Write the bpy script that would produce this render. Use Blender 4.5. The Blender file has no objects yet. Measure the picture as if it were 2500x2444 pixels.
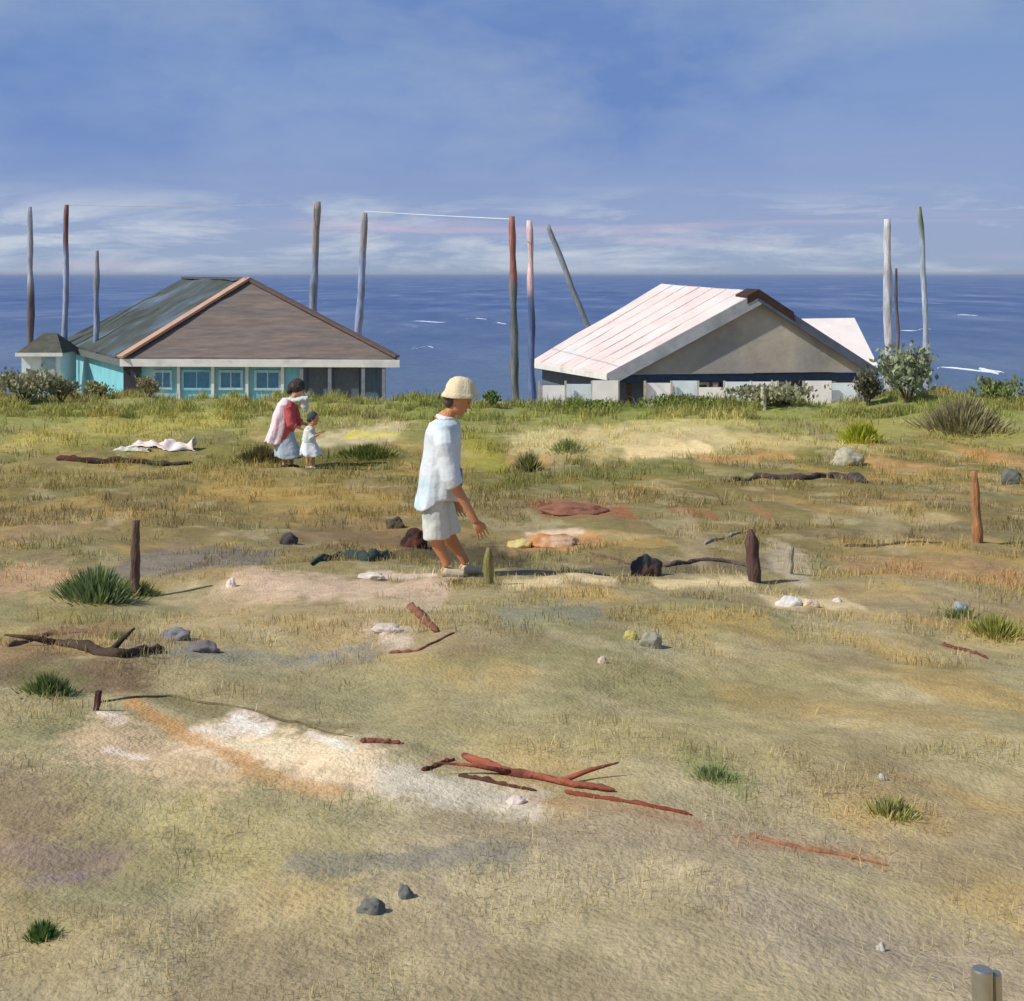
import bpy, bmesh, math, random
import numpy as np
from mathutils import Vector, Matrix, noise as mnoise
random.seed(7); rng = np.random.default_rng(7)
scene = bpy.context.scene
COL = scene.collection
F = 3434.0            # focal length in pixels of the 2500 px wide picture
CZ = 8.0              # eye height above the datum
CX0, HY = 1250.0, 668.0
R = math.radians

# ------------------------------------------------------------------ camera, sky, sun
cd = bpy.data.cameras.new('camera'); cam = bpy.data.objects.new('camera', cd); COL.objects.link(cam)
cam.location = (0, 0, CZ); cam.rotation_euler = (R(90), 0, 0)
cd.sensor_fit = 'HORIZONTAL'; cd.sensor_width = 36; cd.lens = 36 * F / 2500
cd.shift_y = -(1222 - HY) / 2500; cd.clip_start = 0.1; cd.clip_end = 60000
scene.camera = cam
SUN = Vector((-0.74, -0.30, 0.78)).normalized()
sl = bpy.data.lights.new('sun', 'SUN'); sl.energy = 4.0; sl.angle = R(0.6); sl.color = (1.0, 0.95, 0.86)
so = bpy.data.objects.new('sun', sl); COL.objects.link(so); so.rotation_euler = SUN.to_track_quat('Z', 'Y').to_euler()
scene.view_settings.view_transform = 'Standard'; scene.view_settings.look = 'None'
scene.view_settings.exposure = 0.0; scene.view_settings.gamma = 1

def s2l(c):
    return tuple(((v/255)/12.92 if v/255 <= 0.04045 else ((v/255+0.055)/1.055)**2.4) for v in c)

W = bpy.data.worlds.new('World'); scene.world = W; W.use_nodes = True
nt = W.node_tree; N = nt.nodes; L = nt.links; N.clear()
def nd(N, t, **k):
    n = N.new(t)
    for a, b in k.items(): setattr(n, a, b)
    return n
wo = nd(N, 'ShaderNodeOutputWorld')
sky = nd(N, 'ShaderNodeTexSky', sky_type='NISHITA', sun_disc=False, air_density=1.2, dust_density=0.6, ozone_density=2.0)
sky.sun_elevation = math.asin(SUN.z); sky.sun_rotation = math.atan2(SUN.x, SUN.y)
bg1 = nd(N, 'ShaderNodeBackground'); bg1.inputs[1].default_value = 0.10
L.new(sky.outputs[0], bg1.inputs[0])
tc = nd(N, 'ShaderNodeTexCoord')
sep = nd(N, 'ShaderNodeSeparateXYZ'); L.new(tc.outputs['Generated'], sep.inputs[0])
def wmath(op, a, b=None, clamp=False):
    n = nd(N, 'ShaderNodeMath', operation=op, use_clamp=clamp)
    for i, v in enumerate((a, b)):
        if v is None: continue
        if isinstance(v, (int, float)): n.inputs[i].default_value = v
        else: L.new(v, n.inputs[i])
    return n.outputs[0]
def wnoise(scale, sc, detail=4, rough=0.5, dist=0.0, loc=(0, 0, 0), rot=(0, 0, 0)):
    m = nd(N, 'ShaderNodeMapping'); m.inputs['Scale'].default_value = sc; m.inputs['Location'].default_value = loc; m.inputs['Rotation'].default_value = rot
    L.new(tc.outputs['Generated'], m.inputs[0])
    n = nd(N, 'ShaderNodeTexNoise'); n.inputs['Scale'].default_value = scale; n.inputs['Detail'].default_value = detail
    n.inputs['Roughness'].default_value = rough; n.inputs['Distortion'].default_value = dist
    L.new(m.outputs[0], n.inputs['Vector']); return n.outputs[0]
def wramp(inp, stops):
    r = nd(N, 'ShaderNodeValToRGB'); e = r.color_ramp.elements
    while len(e) < len(stops): e.new(0.5)
    for k, (p, c) in enumerate(stops): e[k].position = p; e[k].color = (*c, 1)
    L.new(inp, r.inputs[0]); return r.outputs[0]
def wmix(f, a, b):
    n = nd(N, 'ShaderNodeMix', data_type='RGBA'); L.new(f, n.inputs[0])
    for i, v in ((6, a), (7, b)):
        if isinstance(v, tuple): n.inputs[i].default_value = (*v, 1)
        else: L.new(v, n.inputs[i])
    return n.outputs[2]
# thin high cloud over a blue sky: colour by elevation, broken by stretched noise
elev = sep.outputs[2]
grad = wramp(wmath('MULTIPLY', elev, 4.0, True), [(0.0, s2l((152, 170, 196))), (0.12, s2l((152, 168, 202))), (0.30, s2l((140, 162, 204))), (0.60, s2l((126, 154, 202))), (0.82, s2l((138, 162, 196)))])
n1 = wnoise(4.2, (1, 1, 2.2), 6, 0.6, 0.15, (3.1, 0.4, 1.9), (0, R(14), 0))
f1 = wramp(n1, [(0.36, (1, 1, 1)), (0.58, (0, 0, 0))])
deep = wmix(f1, grad, s2l((108, 138, 194)))
fmid = wramp(elev, [(0.03, (0, 0, 0)), (0.12, (1, 1, 1))])
deep = wmix(fmid, grad, deep)
n2 = wnoise(4.0, (1, 1, 2.2), 6, 0.62, 0.2, (7.7, 2.0, 0.3), (0, R(-12), 0))
c1 = wmix(wramp(n2, [(0.50, (0, 0, 0)), (0.72, (0.6, 0.6, 0.6))]), deep, s2l((158, 176, 204)))
n3 = wnoise(6.5, (1, 1, 5.5), 7, 0.66, 0.35, (1.3, 5.0, 0.8))
band = wramp(elev, [(0.0, (0.85, 0.85, 0.85)), (0.035, (1, 1, 1)), (0.062, (0.05, 0.05, 0.05)), (0.1, (0, 0, 0))])
f3 = wmath('MULTIPLY', wramp(n3, [(0.47, (0, 0, 0)), (0.62, (0.95, 0.95, 0.95))]), band)
c2 = wmix(f3, c1, s2l((200, 209, 222)))
n4 = wnoise(4.0, (1, 1, 16), 3, 0.5, 0.3, (9.2, 1.0, 4.4))
f4 = wmath('MULTIPLY', wramp(n4, [(0.56, (0, 0, 0)), (0.68, (0.5, 0.5, 0.5))]), band)
c3 = wmix(f4, c2, s2l((198, 186, 208)))
bg2 = nd(N, 'ShaderNodeBackground'); L.new(c3, bg2.inputs[0]); bg2.inputs[1].default_value = 1.0
mxs = nd(N, 'ShaderNodeMixShader'); L.new(wramp(elev, [(0.30, (0, 0, 0)), (0.5, (1, 1, 1))]), mxs.inputs[0])
L.new(bg2.outputs[0], mxs.inputs[1]); L.new(bg1.outputs[0], mxs.inputs[2]); L.new(mxs.outputs[0], wo.inputs[0])

# ------------------------------------------------------------------ numpy noise
def _hash(i, j, s):
    v = np.sin(i*127.1 + j*311.7 + s*74.7)*43758.5453
    return v - np.floor(v)
def vnoise(x, y, s=0):
    x = np.asarray(x, float); y = np.asarray(y, float)
    i = np.floor(x); j = np.floor(y); u = x-i; v = y-j
    u = u*u*u*(u*(u*6-15)+10); v = v*v*v*(v*(v*6-15)+10)
    a, b, c, d = _hash(i, j, s), _hash(i+1, j, s), _hash(i, j+1, s), _hash(i+1, j+1, s)
    return (a*(1-u)+b*u)*(1-v) + (c*(1-u)+d*u)*v
def fbm(x, y, s=0, o=4):
    t = 0; a = .5; n = 0
    for k in range(o):
        t = t + a*vnoise(x*2**k, y*2**k, s+k*3.1); n += a; a *= .5
    return t/n
def sm(a, b, x):
    t = np.clip((x-a)/(b-a), 0, 1); return t*t*(3-2*t)

# ------------------------------------------------------------------ the dune: height and colour
PD = np.array([-8, 0, 3.2, 6, 11.5, 16, 20, 26.4, 33, 38.5, 41, 47, 53, 60, 75, 84, 96, 130])
PZ = np.array([-1.5, -1.6, -1.68, -1.93, -2.52, -2.93, -3.25, -3.6, -3.66, -3.38, -3.7, -5.9, -6.9, -7.0, -7.2, -7.6, -8.6, -10.5])
_dd = np.linspace(-8, 130, 2761); _zz = np.interp(_dd, PD, PZ)
_k = np.hanning(33); _k /= _k.sum(); _zz = np.convolve(np.pad(_zz, 16, 'edge'), _k, 'valid')
def height(x, y):
    x = np.asarray(x, float); y = np.asarray(y, float)
    z = np.interp(y, _dd, _zz)
    near = sm(-4, 6, y)*(1-sm(36, 44, y))
    z = z + near*((fbm(x*.22, y*.2, 5, 3)-.5)*0.30 + (fbm(x*.9, y*.7, 9, 3)-.5)*.16) + (1-sm(40, 50, y))*(fbm(x*3.2, y*3.2, 13, 3)-.5)*.035
    crest = sm(32, 38.5, y)*(1-sm(42, 50, y))
    z = z + crest*((fbm(x*.16+2.2, x*0+.4, 21, 3)-.5)*.35 + (vnoise(x*1.3, y*.3, 31)-.5)*.12 + .30*sm(-9, -15, x) - .12 - .12*sm(-3, 0, x)*(1-sm(8.5, 11, x)) + .10*sm(9, 12, x))
    z = z - .10*np.exp(-((x+4.3)/1.6)**2)*crest
    return z + CZ
def hz(x, y): return float(height(x, y))
def at(px, py):
    u = (px-CX0)/F; v = (HY-py)/F
    prev = 2.4
    for D in np.concatenate([np.arange(2.5, 20, .05), np.arange(20, 48, .1)]):
        if CZ+v*D <= hz(u*D, D):
            a, b = prev, D
            for _ in range(16):
                m = (a+b)/2
                if CZ+v*m <= hz(u*m, m): b = m
                else: a = m
            return Vector((u*b, b, hz(u*b, b)))
        prev = D
    D = 38.7; return Vector((u*D, D, hz(u*D, D)))
def P(px, py, D): return Vector(((px-CX0)/F*D, D, CZ+(HY-py)/F*D))

ALB = 1.16
def alb(c): return np.array(s2l(c))*ALB*np.array([1.045, 1.0, .945])
# ground cover patches, painted shadows and a highlight among them: x0,y0,x1,y1,thickness,colour,strength,grassiness
ST = [
 (-100,1000,900,1000,70,(136,140,84),.7,1.2),(1000,1000,2600,1005,60,(128,136,76),.7,1.3),(1350,985,1780,1000,34,(96,108,52),.8,1.6),
 (60,1070,520,1040,60,(172,164,92),.75,.8),(780,1075,960,1050,60,(196,184,150),.8,.4),(850,1066,970,1058,18,(200,188,92),.8,.8),
 (1150,1080,1210,1130,70,(144,144,62),.7,1.3),(1280,1080,1750,1058,64,(202,188,142),.75,.5),(1540,1102,1720,1092,32,(230,205,158),.9,.1),
 (1240,1125,1340,1120,20,(188,148,98),.6,.3),(1700,1118,1930,1114,20,(190,150,100),.7,.3),(2120,1130,2300,1142,24,(186,144,98),.65,.3),
 (2380,1110,2500,1125,60,(182,138,92),.6,.4),(1250,1172,1700,1150,44,(108,112,66),.75,1.4),(640,1108,960,1125,50,(92,92,50),.8,1.5),  # last patch is the shadow under the woman, painted dark green
 (1150,1180,1250,1170,50,(112,110,60),.6,1.3),(0,1140,800,1180,50,(150,136,88),.6,1),(500,1200,950,1230,60,(168,142,84),.6,.8),(1560,1040,1820,1030,30,(186,176,120),.7,.7),
 (2000,1040,2500,1060,50,(150,146,84),.7,1.1),(1800,1080,2100,1085,40,(190,176,128),.7,.6),
 (1310,1235,1530,1252,38,(146,96,72),.8,.5),(1650,1250,1740,1262,26,(146,98,70),.7,.5),(1840,1240,1880,1262,22,(150,105,78),.7,.5),
 (1260,1325,1450,1325,44,(186,142,98),.85,.2),(1290,1303,1420,1298,18,(206,184,164),.9,.1),
 (1000,1335,1260,1375,60,(80,74,58),1,.35),(720,1300,1000,1330,56,(120,100,78),.85,.4),(1260,1388,1900,1378,40,(100,92,78),.85,.45),  # darkest patch is the walking person's shadow painted into the ground colour
 (1960,1300,2500,1290,36,(112,100,80),.6,.8),(2050,1330,2450,1320,18,(160,140,95),.7,.8),(330,1370,620,1375,60,(118,113,110),.85,.35),(460,1390,520,1370,30,(110,95,84),.7,.6),
 (560,1422,1090,1425,50,(198,174,154),.85,.2),(900,1398,1060,1404,16,(214,198,184),.7,.2),(880,1450,1060,1470,50,(186,168,146),.7,.3),  # thin pale stroke is a highlight painted on the pinkish sand
 (1240,1428,1490,1415,30,(212,194,156),.9,.1),(1600,1428,1830,1420,16,(208,192,150),.9,.2),(0,1400,120,1425,70,(188,154,124),.7,.4),(20,1290,120,1310,70,(160,136,104),.5,.6),
 (900,1530,990,1565,40,(200,184,168),.8,.1),(420,1590,900,1602,46,(126,126,118),.8,.5),(760,1606,900,1580,18,(110,120,134),.7,.3),
 (1240,1505,1450,1492,44,(124,128,114),.75,.6),(1640,1515,1860,1520,64,(176,152,98),.65,.8),(1780,1700,2320,1750,90,(162,140,94),.6,.9),
 (1400,1640,2000,1620,70,(150,142,104),.5,.8),(1880,1470,2080,1472,26,(206,190,152),.85,.1),(1545,1570,1620,1585,46,(150,146,124),.7,.5),
 (2090,1395,2480,1405,70,(164,130,96),.7,.6),(1920,1335,1925,1400,44,(176,164,144),.8,.3),(1690,1280,1700,1370,40,(160,144,118),.6,.4),(2160,1250,2165,1330,50,(164,150,118),.6,.5),
 (200,1640,340,1680,70,(112,94,76),.8,.5),(30,1560,300,1550,34,(128,104,84),.7,.4),(330,1690,860,1780,38,(124,114,86),.8,.7),(880,1800,1100,1850,30,(124,118,92),.6,.6),
 (230,1790,560,1880,120,(204,180,148),.85,.1),(500,1800,900,1866,96,(228,206,176),.97,.04),(570,1755,650,1780,40,(238,222,212),.95,0),(470,1780,560,1790,26,(232,214,200),.9,0),
 (750,1790,860,1830,14,(236,218,206),.95,0),(320,1712,620,1868,34,(186,138,86),.7,.1),(260,1830,360,1850,20,(224,206,190),.9,0),(240,1740,300,1760,24,(226,206,190),.9,0),(600,1880,820,1930,40,(186,150,104),.7,.2),
 (940,1900,1300,1965,84,(202,194,180),.8,.1),(430,1990,820,2120,210,(174,162,120),.6,.5),(0,1900,110,2010,130,(118,104,88),.7,.7),(10,2080,260,2110,110,(122,104,104),.65,.5),
 (80,2150,200,2140,30,(126,108,126),.45,.3),(720,2110,1250,2085,70,(122,122,114),.75,.4),(1060,2160,1160,2310,54,(142,130,114),.6,.3),(860,2170,900,2190,30,(110,110,104),.5,.3),  # the wide grey patch is a shadow painted into the sand colour
 (1080,2010,2300,2110,110,(150,136,116),.6,.4),(1690,1850,1790,1900,90,(122,130,88),.75,1.3),(1850,2240,2500,2380,230,(152,140,128),.65,.3),(2200,2100,2500,2060,120,(150,138,112),.6,.5),
 (1200,1780,2000,1800,140,(158,148,106),.5,.8),(2320,1570,2430,1575,34,(176,158,116),.7,.6),(2380,1520,2500,1540,80,(120,116,70),.7,1.2),(180,1440,330,1460,80,(120,116,72),.6,1.2),
 (600,1640,1300,1740,130,(148,142,112),.6,.6),(1300,1950,1700,2010,34,(150,112,86),.45,.2),(1800,2050,2150,2100,34,(152,112,84),.45,.2),(1050,1850,1350,1900,30,(142,116,96),.6,.2),
 (20,1625,330,1655,90,(108,90,72),.75,.7),(0,1580,110,1600,60,(120,98,80),.6,.6),
 (60,1640,170,1680,80,(104,108,72),.6,1.4),(500,1480,900,1520,70,(172,152,116),.6,.5),(700,2250,1100,2380,160,(164,152,120),.5,.5),(1200,2200,1800,2300,160,(158,146,116),.5,.5),
]
PA = []
for (x0, y0, x1, y1, th, c, op, gr) in ST:
    a = at(x0, y0); b = at(x1, y1); mx, my = (x0+x1)/2, (y0+y1)/2
    m = at(mx, my); sx = m.y/F
    d1 = at(mx, my-max(th, 12)/2).y; d2 = at(mx, my+max(th, 12)/2).y
    sy = max((d1-d2)/max(th, 12), sx*1.2)
    PA.append((a, b, sx, sy, th/2, alb(c), op, gr))
BK = [(-5, (160, 150, 124)), (3.2, (158, 148, 122)), (4.6, (164, 154, 121)), (7, (154, 144, 109)), (11, (148, 138, 104)), (14, (128, 117, 82)), (20, (122, 110, 74)),
      (27, (118, 113, 66)), (34, (140, 140, 84)), (39, (118, 128, 66)), (44, (150, 148, 100)), (52, (190, 176, 140)), (84, (170, 158, 128)), (130, (120, 120, 110))]
def ground_color(x, y):
    x = np.asarray(x, float); y = np.asarray(y, float)
    ys = [b[0] for b in BK]
    yy = y + (fbm(x*.5, y*.4, 2)-.5)*5
    c = np.stack([np.interp(yy, ys, [alb(b[1])[k] for b in BK]) for k in range(3)], -1)
    g = np.full(x.shape, .8)
    q = 1.0/np.clip(y, 3, 60)                                      # broader patches farther out keep their real, dune-sized scale
    w1 = fbm(x*1.1+y*.35, y*.5, 41, 4); w2 = fbm(x*.7-y*.3+9, y*.45, 47, 4); w3 = fbm(x*2.7+y, y*1.6, 53, 4)
    def mixc(c, f, col): return c*(1-f[..., None]) + alb(col)*f[..., None]
    c = mixc(c, sm(.54, .70, w1)*.5, (176, 148, 92)); c = mixc(c, sm(.54, .70, w2)*.5, (124, 124, 88)); c = mixc(c, sm(.55, .72, w3)*.35, (184, 172, 142))
    c = mixc(c, sm(.56, .72, fbm(x*1.6+4, y*.9, 61, 4))*.4, (128, 112, 92))
    for (a, b, sx, sy, h, col, op, gr) in PA:
        R0 = (h*2.6)*sx + abs(b.x-a.x)/2; cx = (a.x+b.x)/2
        ax, ay, bx, by = a.x/sx, a.y/sy, b.x/sx, b.y/sy
        X = x/sx; Y = y/sy
        sel = (np.abs(X-(ax+bx)/2) < abs(bx-ax)/2+h*2.2) & (np.abs(Y-(ay+by)/2) < abs(by-ay)/2+h*2.2)
        if not sel.any(): continue
        Xs, Ys = X[sel], Y[sel]; dx, dy = bx-ax, by-ay; L2 = dx*dx+dy*dy+1e-6
        t = np.clip(((Xs-ax)*dx+(Ys-ay)*dy)/L2, 0, 1)
        d = np.hypot(Xs-ax-t*dx, Ys-ay-t*dy)/h
        d = d*(1+.0) + (fbm(x[sel]/sx/26+7, y[sel]/sy/10, int(h)+3, 4)-.5)*1.5
        f = (1-sm(.25, 1.45, d))*op*.92
        c[sel] = c[sel]*(1-f[:, None]) + col*f[:, None]
        g[sel] = g[sel]*(1-f) + gr*f
    c *= (.86+.28*fbm(x*4.5, y*3.4, 71, 3))[..., None]
    return np.clip(c, .004, .85), g

# ------------------------------------------------------------------ materials
MATS = {}
def mat(name, rgb, rough=.85, var=.25, scale=6.0, bump=.25, bscale=40, stretch=(1, 1, 1), attr=None, spec=.25, trans=0, col2=None, f2=(.45, .6), dist=.01):
    if name in MATS: return MATS[name]
    m = bpy.data.materials.new(name); m.use_nodes = True; n = m.node_tree.nodes; l = m.node_tree.links
    b = n['Principled BSDF']; b.inputs['Roughness'].default_value = rough; b.inputs['Specular IOR Level'].default_value = spec
    tcn = n.new('ShaderNodeTexCoord'); mp = n.new('ShaderNodeMapping'); mp.inputs['Scale'].default_value = stretch
    l.new(tcn.outputs['Object'], mp.inputs[0])
    ns = n.new('ShaderNodeTexNoise'); ns.inputs['Scale'].default_value = scale; ns.inputs['Detail'].default_value = 6; ns.inputs['Roughness'].default_value = .62
    l.new(mp.outputs[0], ns.inputs['Vector'])
    mr = n.new('ShaderNodeMapRange'); mr.inputs[1].default_value = .25; mr.inputs[2].default_value = .75; mr.inputs[3].default_value = 1-var; mr.inputs[4].default_value = 1+var
    l.new(ns.outputs[0], mr.inputs[0])
    if attr:
        at_ = n.new('ShaderNodeAttribute'); at_.attribute_name = attr; base = at_.outputs['Color']
    else:
        rg = n.new('ShaderNodeRGB'); rg.outputs[0].default_value = (*s2l(rgb), 1); base = rg.outputs[0]
    if col2:
        nz = n.new('ShaderNodeTexNoise'); nz.inputs['Scale'].default_value = scale*.45; nz.inputs['Detail'].default_value = 5; l.new(mp.outputs[0], nz.inputs['Vector'])
        m2 = n.new('ShaderNodeMapRange'); m2.inputs[1].default_value = f2[0]; m2.inputs[2].default_value = f2[1]; l.new(nz.outputs[0], m2.inputs[0])
        mx = n.new('ShaderNodeMix'); mx.data_type = 'RGBA'; l.new(m2.outputs[0], mx.inputs[0]); l.new(base, mx.inputs[6]); mx.inputs[7].default_value = (*s2l(col2), 1); base = mx.outputs[2]
    vm = n.new('ShaderNodeVectorMath'); vm.operation = 'SCALE'; l.new(base, vm.inputs[0]); l.new(mr.outputs[0], vm.inputs['Scale'])
    l.new(vm.outputs[0], b.inputs['Base Color'])
    if bump:
        nb = n.new('ShaderNodeTexNoise'); nb.inputs['Scale'].default_value = bscale; nb.inputs['Detail'].default_value = 5; l.new(mp.outputs[0], nb.inputs['Vector'])
        bp = n.new('ShaderNodeBump'); bp.inputs['Strength'].default_value = bump; bp.inputs['Distance'].default_value = dist; l.new(nb.outputs[0], bp.inputs['Height']); l.new(bp.outputs[0], b.inputs['Normal'])
    if trans:
        tr = n.new('ShaderNodeBsdfTranslucent'); l.new(vm.outputs[0], tr.inputs[0]); ms = n.new('ShaderNodeMixShader'); ms.inputs[0].default_value = trans
        l.new(b.outputs[0], ms.inputs[1]); l.new(tr.outputs[0], ms.inputs[2]); l.new(ms.outputs[0], n['Material Output'].inputs[0])
    MATS[name] = m; return m

# ------------------------------------------------------------------ object helpers
def mesh_obj(name, V, Fc, m=None, parent=None, smooth=False, world=None, cols=None):
    """V in world coordinates; when a parent is given they become relative to the parent's location."""
    off = Vector((0, 0, 0))
    if world is not None: off = Vector(world)
    if parent is not None: off = root_loc(parent)
    me = bpy.data.meshes.new(name)
    me.from_pydata([tuple(Vector(v)-off) for v in V], [], Fc); me.update()
    if smooth: me.polygons.foreach_set('use_smooth', [True]*len(me.polygons))
    if m: me.materials.append(m)
    if cols is not None:
        ca = me.color_attributes.new('Col', 'FLOAT_COLOR', 'POINT'); ca.data.foreach_set('color', np.concatenate([np.asarray(cols, float), np.ones((len(V), 1))], 1).ravel())
    o = bpy.data.objects.new(name, me); COL.objects.link(o)
    if parent is not None: o.parent = parent
    else: o.location = off
    return o
def root_loc(o):
    v = Vector((0, 0, 0))
    while o is not None: v += o.location; o = o.parent
    return v
def empty(name, loc, label, cat, group=None):
    o = bpy.data.objects.new(name, None); COL.objects.link(o); o.location = loc; o.empty_display_size = .2
    return tag(o, label, cat, group)
def tag(o, label=None, cat=None, group=None, kind=None):
    if label: o['label'] = label
    if cat: o['category'] = cat
    if group: o['group'] = group
    if kind: o['kind'] = kind
    return o
class MB:
    def __init__(s): s.V = []; s.F = []
    def add(s, V, F_):
        k = len(s.V); s.V += [Vector(v) for v in V]; s.F += [tuple(i+k for i in f) for f in F_]; return s
    def box(s, c, h, ax=None):
        """c centre, h half sizes, ax: 3 unit axes"""
        ax = ax or (Vector((1, 0, 0)), Vector((0, 1, 0)), Vector((0, 0, 1))); c = Vector(c)
        V = [c+ax[0]*h[0]*i+ax[1]*h[1]*j+ax[2]*h[2]*k for i in (-1, 1) for j in (-1, 1) for k in (-1, 1)]
        return s.add(V, [(0, 1, 3, 2), (4, 6, 7, 5), (0, 4, 5, 1), (2, 3, 7, 6), (0, 2, 6, 4), (1, 5, 7, 3)])
    def tube(s, pts, rad, seg=10, jit=0.0, flat=1.0, seed=0):
        pts = [Vector(p) for p in pts]; n = len(pts); rings = []
        up = Vector((0, 0, 1))
        for i, p in enumerate(pts):
            t = (pts[min(i+1, n-1)]-pts[max(i-1, 0)]).normalized()
            a = t.cross(Vector((0, 1, 0)) if abs(t.z) > .8 else up).normalized(); b = t.cross(a).normalized()
            r = rad[i] if isinstance(rad, (list, tuple)) else rad
            ring = []
            for k in range(seg):
                w = 2*math.pi*k/seg; rr = r*(1+jit*mnoise.noise(Vector((math.cos(w)*1.3+seed, math.sin(w)*1.3, i*.55+seed))))
                ring.append(p+a*math.cos(w)*rr+b*math.sin(w)*rr*flat)
            rings.append(ring)
        V = [v for r_ in rings for v in r_]; Fs = []
        for i in range(n-1):
            for k in range(seg):
                Fs.append((i*seg+k, i*seg+(k+1) % seg, (i+1)*seg+(k+1) % seg, (i+1)*seg+k))
        Fs.append(tuple(range(seg-1, -1, -1))); Fs.append(tuple((n-1)*seg+k for k in range(seg)))
        return s.add(V, Fs)
    def ell(s, c, r, ax=None, seg=16, rings=10):
        ax = ax or (Vector((1, 0, 0)), Vector((0, 1, 0)), Vector((0, 0, 1))); c = Vector(c); V = []; Fs = []
        V.append(c+ax[2]*r[2])
        for i in range(1, rings):
            ph = math.pi*i/rings
            for k in range(seg):
                w = 2*math.pi*k/seg
                V.append(c+ax[0]*r[0]*math.sin(ph)*math.cos(w)+ax[1]*r[1]*math.sin(ph)*math.sin(w)+ax[2]*r[2]*math.cos(ph))
        V.append(c-ax[2]*r[2]); e = len(V)-1
        for k in range(seg): Fs.append((0, 1+k, 1+(k+1) % seg)); Fs.append((e, e-seg+(k+1) % seg, e-seg+k))
        for i in range(rings-2):
            for k in range(seg): Fs.append((1+i*seg+k, 1+(i+1)*seg+k, 1+(i+1)*seg+(k+1) % seg, 1+i*seg+(k+1) % seg))
        return s.add(V, Fs)
    def build(s, name, m=None, parent=None, smooth=False, world=None): return mesh_obj(name, s.V, s.F, m, parent, smooth, world)
def fuse(o, vox, smooth_it=4, fac=.6):
    r = o.modifiers.new('remesh', 'REMESH'); r.mode = 'VOXEL'; r.voxel_size = vox; r.use_smooth_shade = True
    s = o.modifiers.new('smooth', 'SMOOTH'); s.iterations = smooth_it; s.factor = fac
    return o
def folds(o, size=.07, strength=.02, name='folds'):
    t = bpy.data.textures.new(name, 'CLOUDS'); t.noise_scale = size
    d = o.modifiers.new('folds', 'DISPLACE'); d.texture = t; d.strength = strength; d.mid_level = .35; d.texture_coords = 'LOCAL'
    return o

# ------------------------------------------------------------------ terrain
ys = np.concatenate([np.linspace(-7, 2.4, 30), 2.45*np.exp(np.linspace(0, math.log(44/2.45), 620)), np.linspace(44.5, 128, 70)])
us = np.concatenate([np.linspace(-3.2, -.46, 30)[:-1], np.linspace(-.46, .46, 640), np.linspace(.46, 3.2, 30)[1:]])
YY, UU = np.meshgrid(ys, us, indexing='ij'); XX = UU*(np.abs(YY)*.9+3.4)
ZZ = height(XX, YY); CC, GG = ground_color(XX, YY)
nr, nc = XX.shape
idx = np.arange(nr*nc).reshape(nr, nc)
quads = np.stack([idx[:-1, :-1], idx[:-1, 1:], idx[1:, 1:], idx[1:, :-1]], -1).reshape(-1, 4)
def fast_mesh(name, V, Q, cols, m, smooth=True):
    me = bpy.data.meshes.new(name); n = Q.shape[1]
    me.vertices.add(len(V)); me.vertices.foreach_set('co', V.astype(np.float32).ravel())
    me.loops.add(Q.size); me.loops.foreach_set('vertex_index', Q.astype(np.int32).ravel())
    me.polygons.add(len(Q)); me.polygons.foreach_set('loop_start', np.arange(0, Q.size, n, dtype=np.int32))
    me.polygons.foreach_set('loop_total', np.full(len(Q), n, dtype=np.int32))
    if smooth: me.polygons.foreach_set('use_smooth', np.ones(len(Q), bool))
    me.update(calc_edges=True)
    ca = me.color_attributes.new('Col', 'FLOAT_COLOR', 'POINT'); ca.data.foreach_set('color', np.concatenate([cols, np.ones((len(V), 1))], 1).astype(np.float32).ravel())
    me.materials.append(m); o = bpy.data.objects.new(name, me); COL.objects.link(o); return o
gm = mat('dune_ground', None, rough=1, var=.22, scale=14, bump=.6, bscale=55, attr='Col', spec=.05, stretch=(1, .8, 1), dist=.02)
ground = tag(fast_mesh('ground', np.stack([XX, YY, ZZ], -1).reshape(-1, 3), quads, CC.reshape(-1, 3), gm), kind='structure')

# ------------------------------------------------------------------ sea
SEA = CZ-7.55
sm_ = bpy.data.materials.new('sea_water'); sm_.use_nodes = True; n = sm_.node_tree.nodes; l = sm_.node_tree.links
b = n['Principled BSDF']; b.inputs['Roughness'].default_value = .55; b.inputs['Specular IOR Level'].default_value = .12
tcn = n.new('ShaderNodeTexCoord')
def sn(scale, st, det=5, ro=.55, dist=0):
    mp = n.new('ShaderNodeMapping'); mp.inputs['Scale'].default_value = st; l.new(tcn.outputs['Object'], mp.inputs[0])
    t = n.new('ShaderNodeTexNoise'); t.inputs['Scale'].default_value = scale; t.inputs['Detail'].default_value = det; t.inputs['Roughness'].default_value = ro; t.inputs['Distortion'].default_value = dist
    l.new(mp.outputs[0], t.inputs['Vector']); return t.outputs[0]
def srp(i, stops):
    r = n.new('ShaderNodeValToRGB'); e = r.color_ramp.elements
    while len(e) < len(stops): e.new(.5)
    for k, (p, c) in enumerate(stops): e[k].position = p; e[k].color = (*c, 1)
    l.new(i, r.inputs[0]); return r.outputs[0]
def smx(f, a, b_):
    m = n.new('ShaderNodeMix'); m.data_type = 'RGBA'; l.new(f, m.inputs[0])
    for i, v in ((6, a), (7, b_)):
        if isinstance(v, tuple): m.inputs[i].default_value = (*v, 1)
        else: l.new(v, m.inputs[i])
    return m.outputs[2]
base = srp(sn(.045, (1, .3, 1), 8, .68), [(.33, (.052, .102, .265)), (.5, (.09, .15, .315)), (.66, (.18, .24, .40))])
sxy = n.new('ShaderNodeSeparateXYZ'); l.new(tcn.outputs['Object'], sxy.inputs[0])
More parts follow.
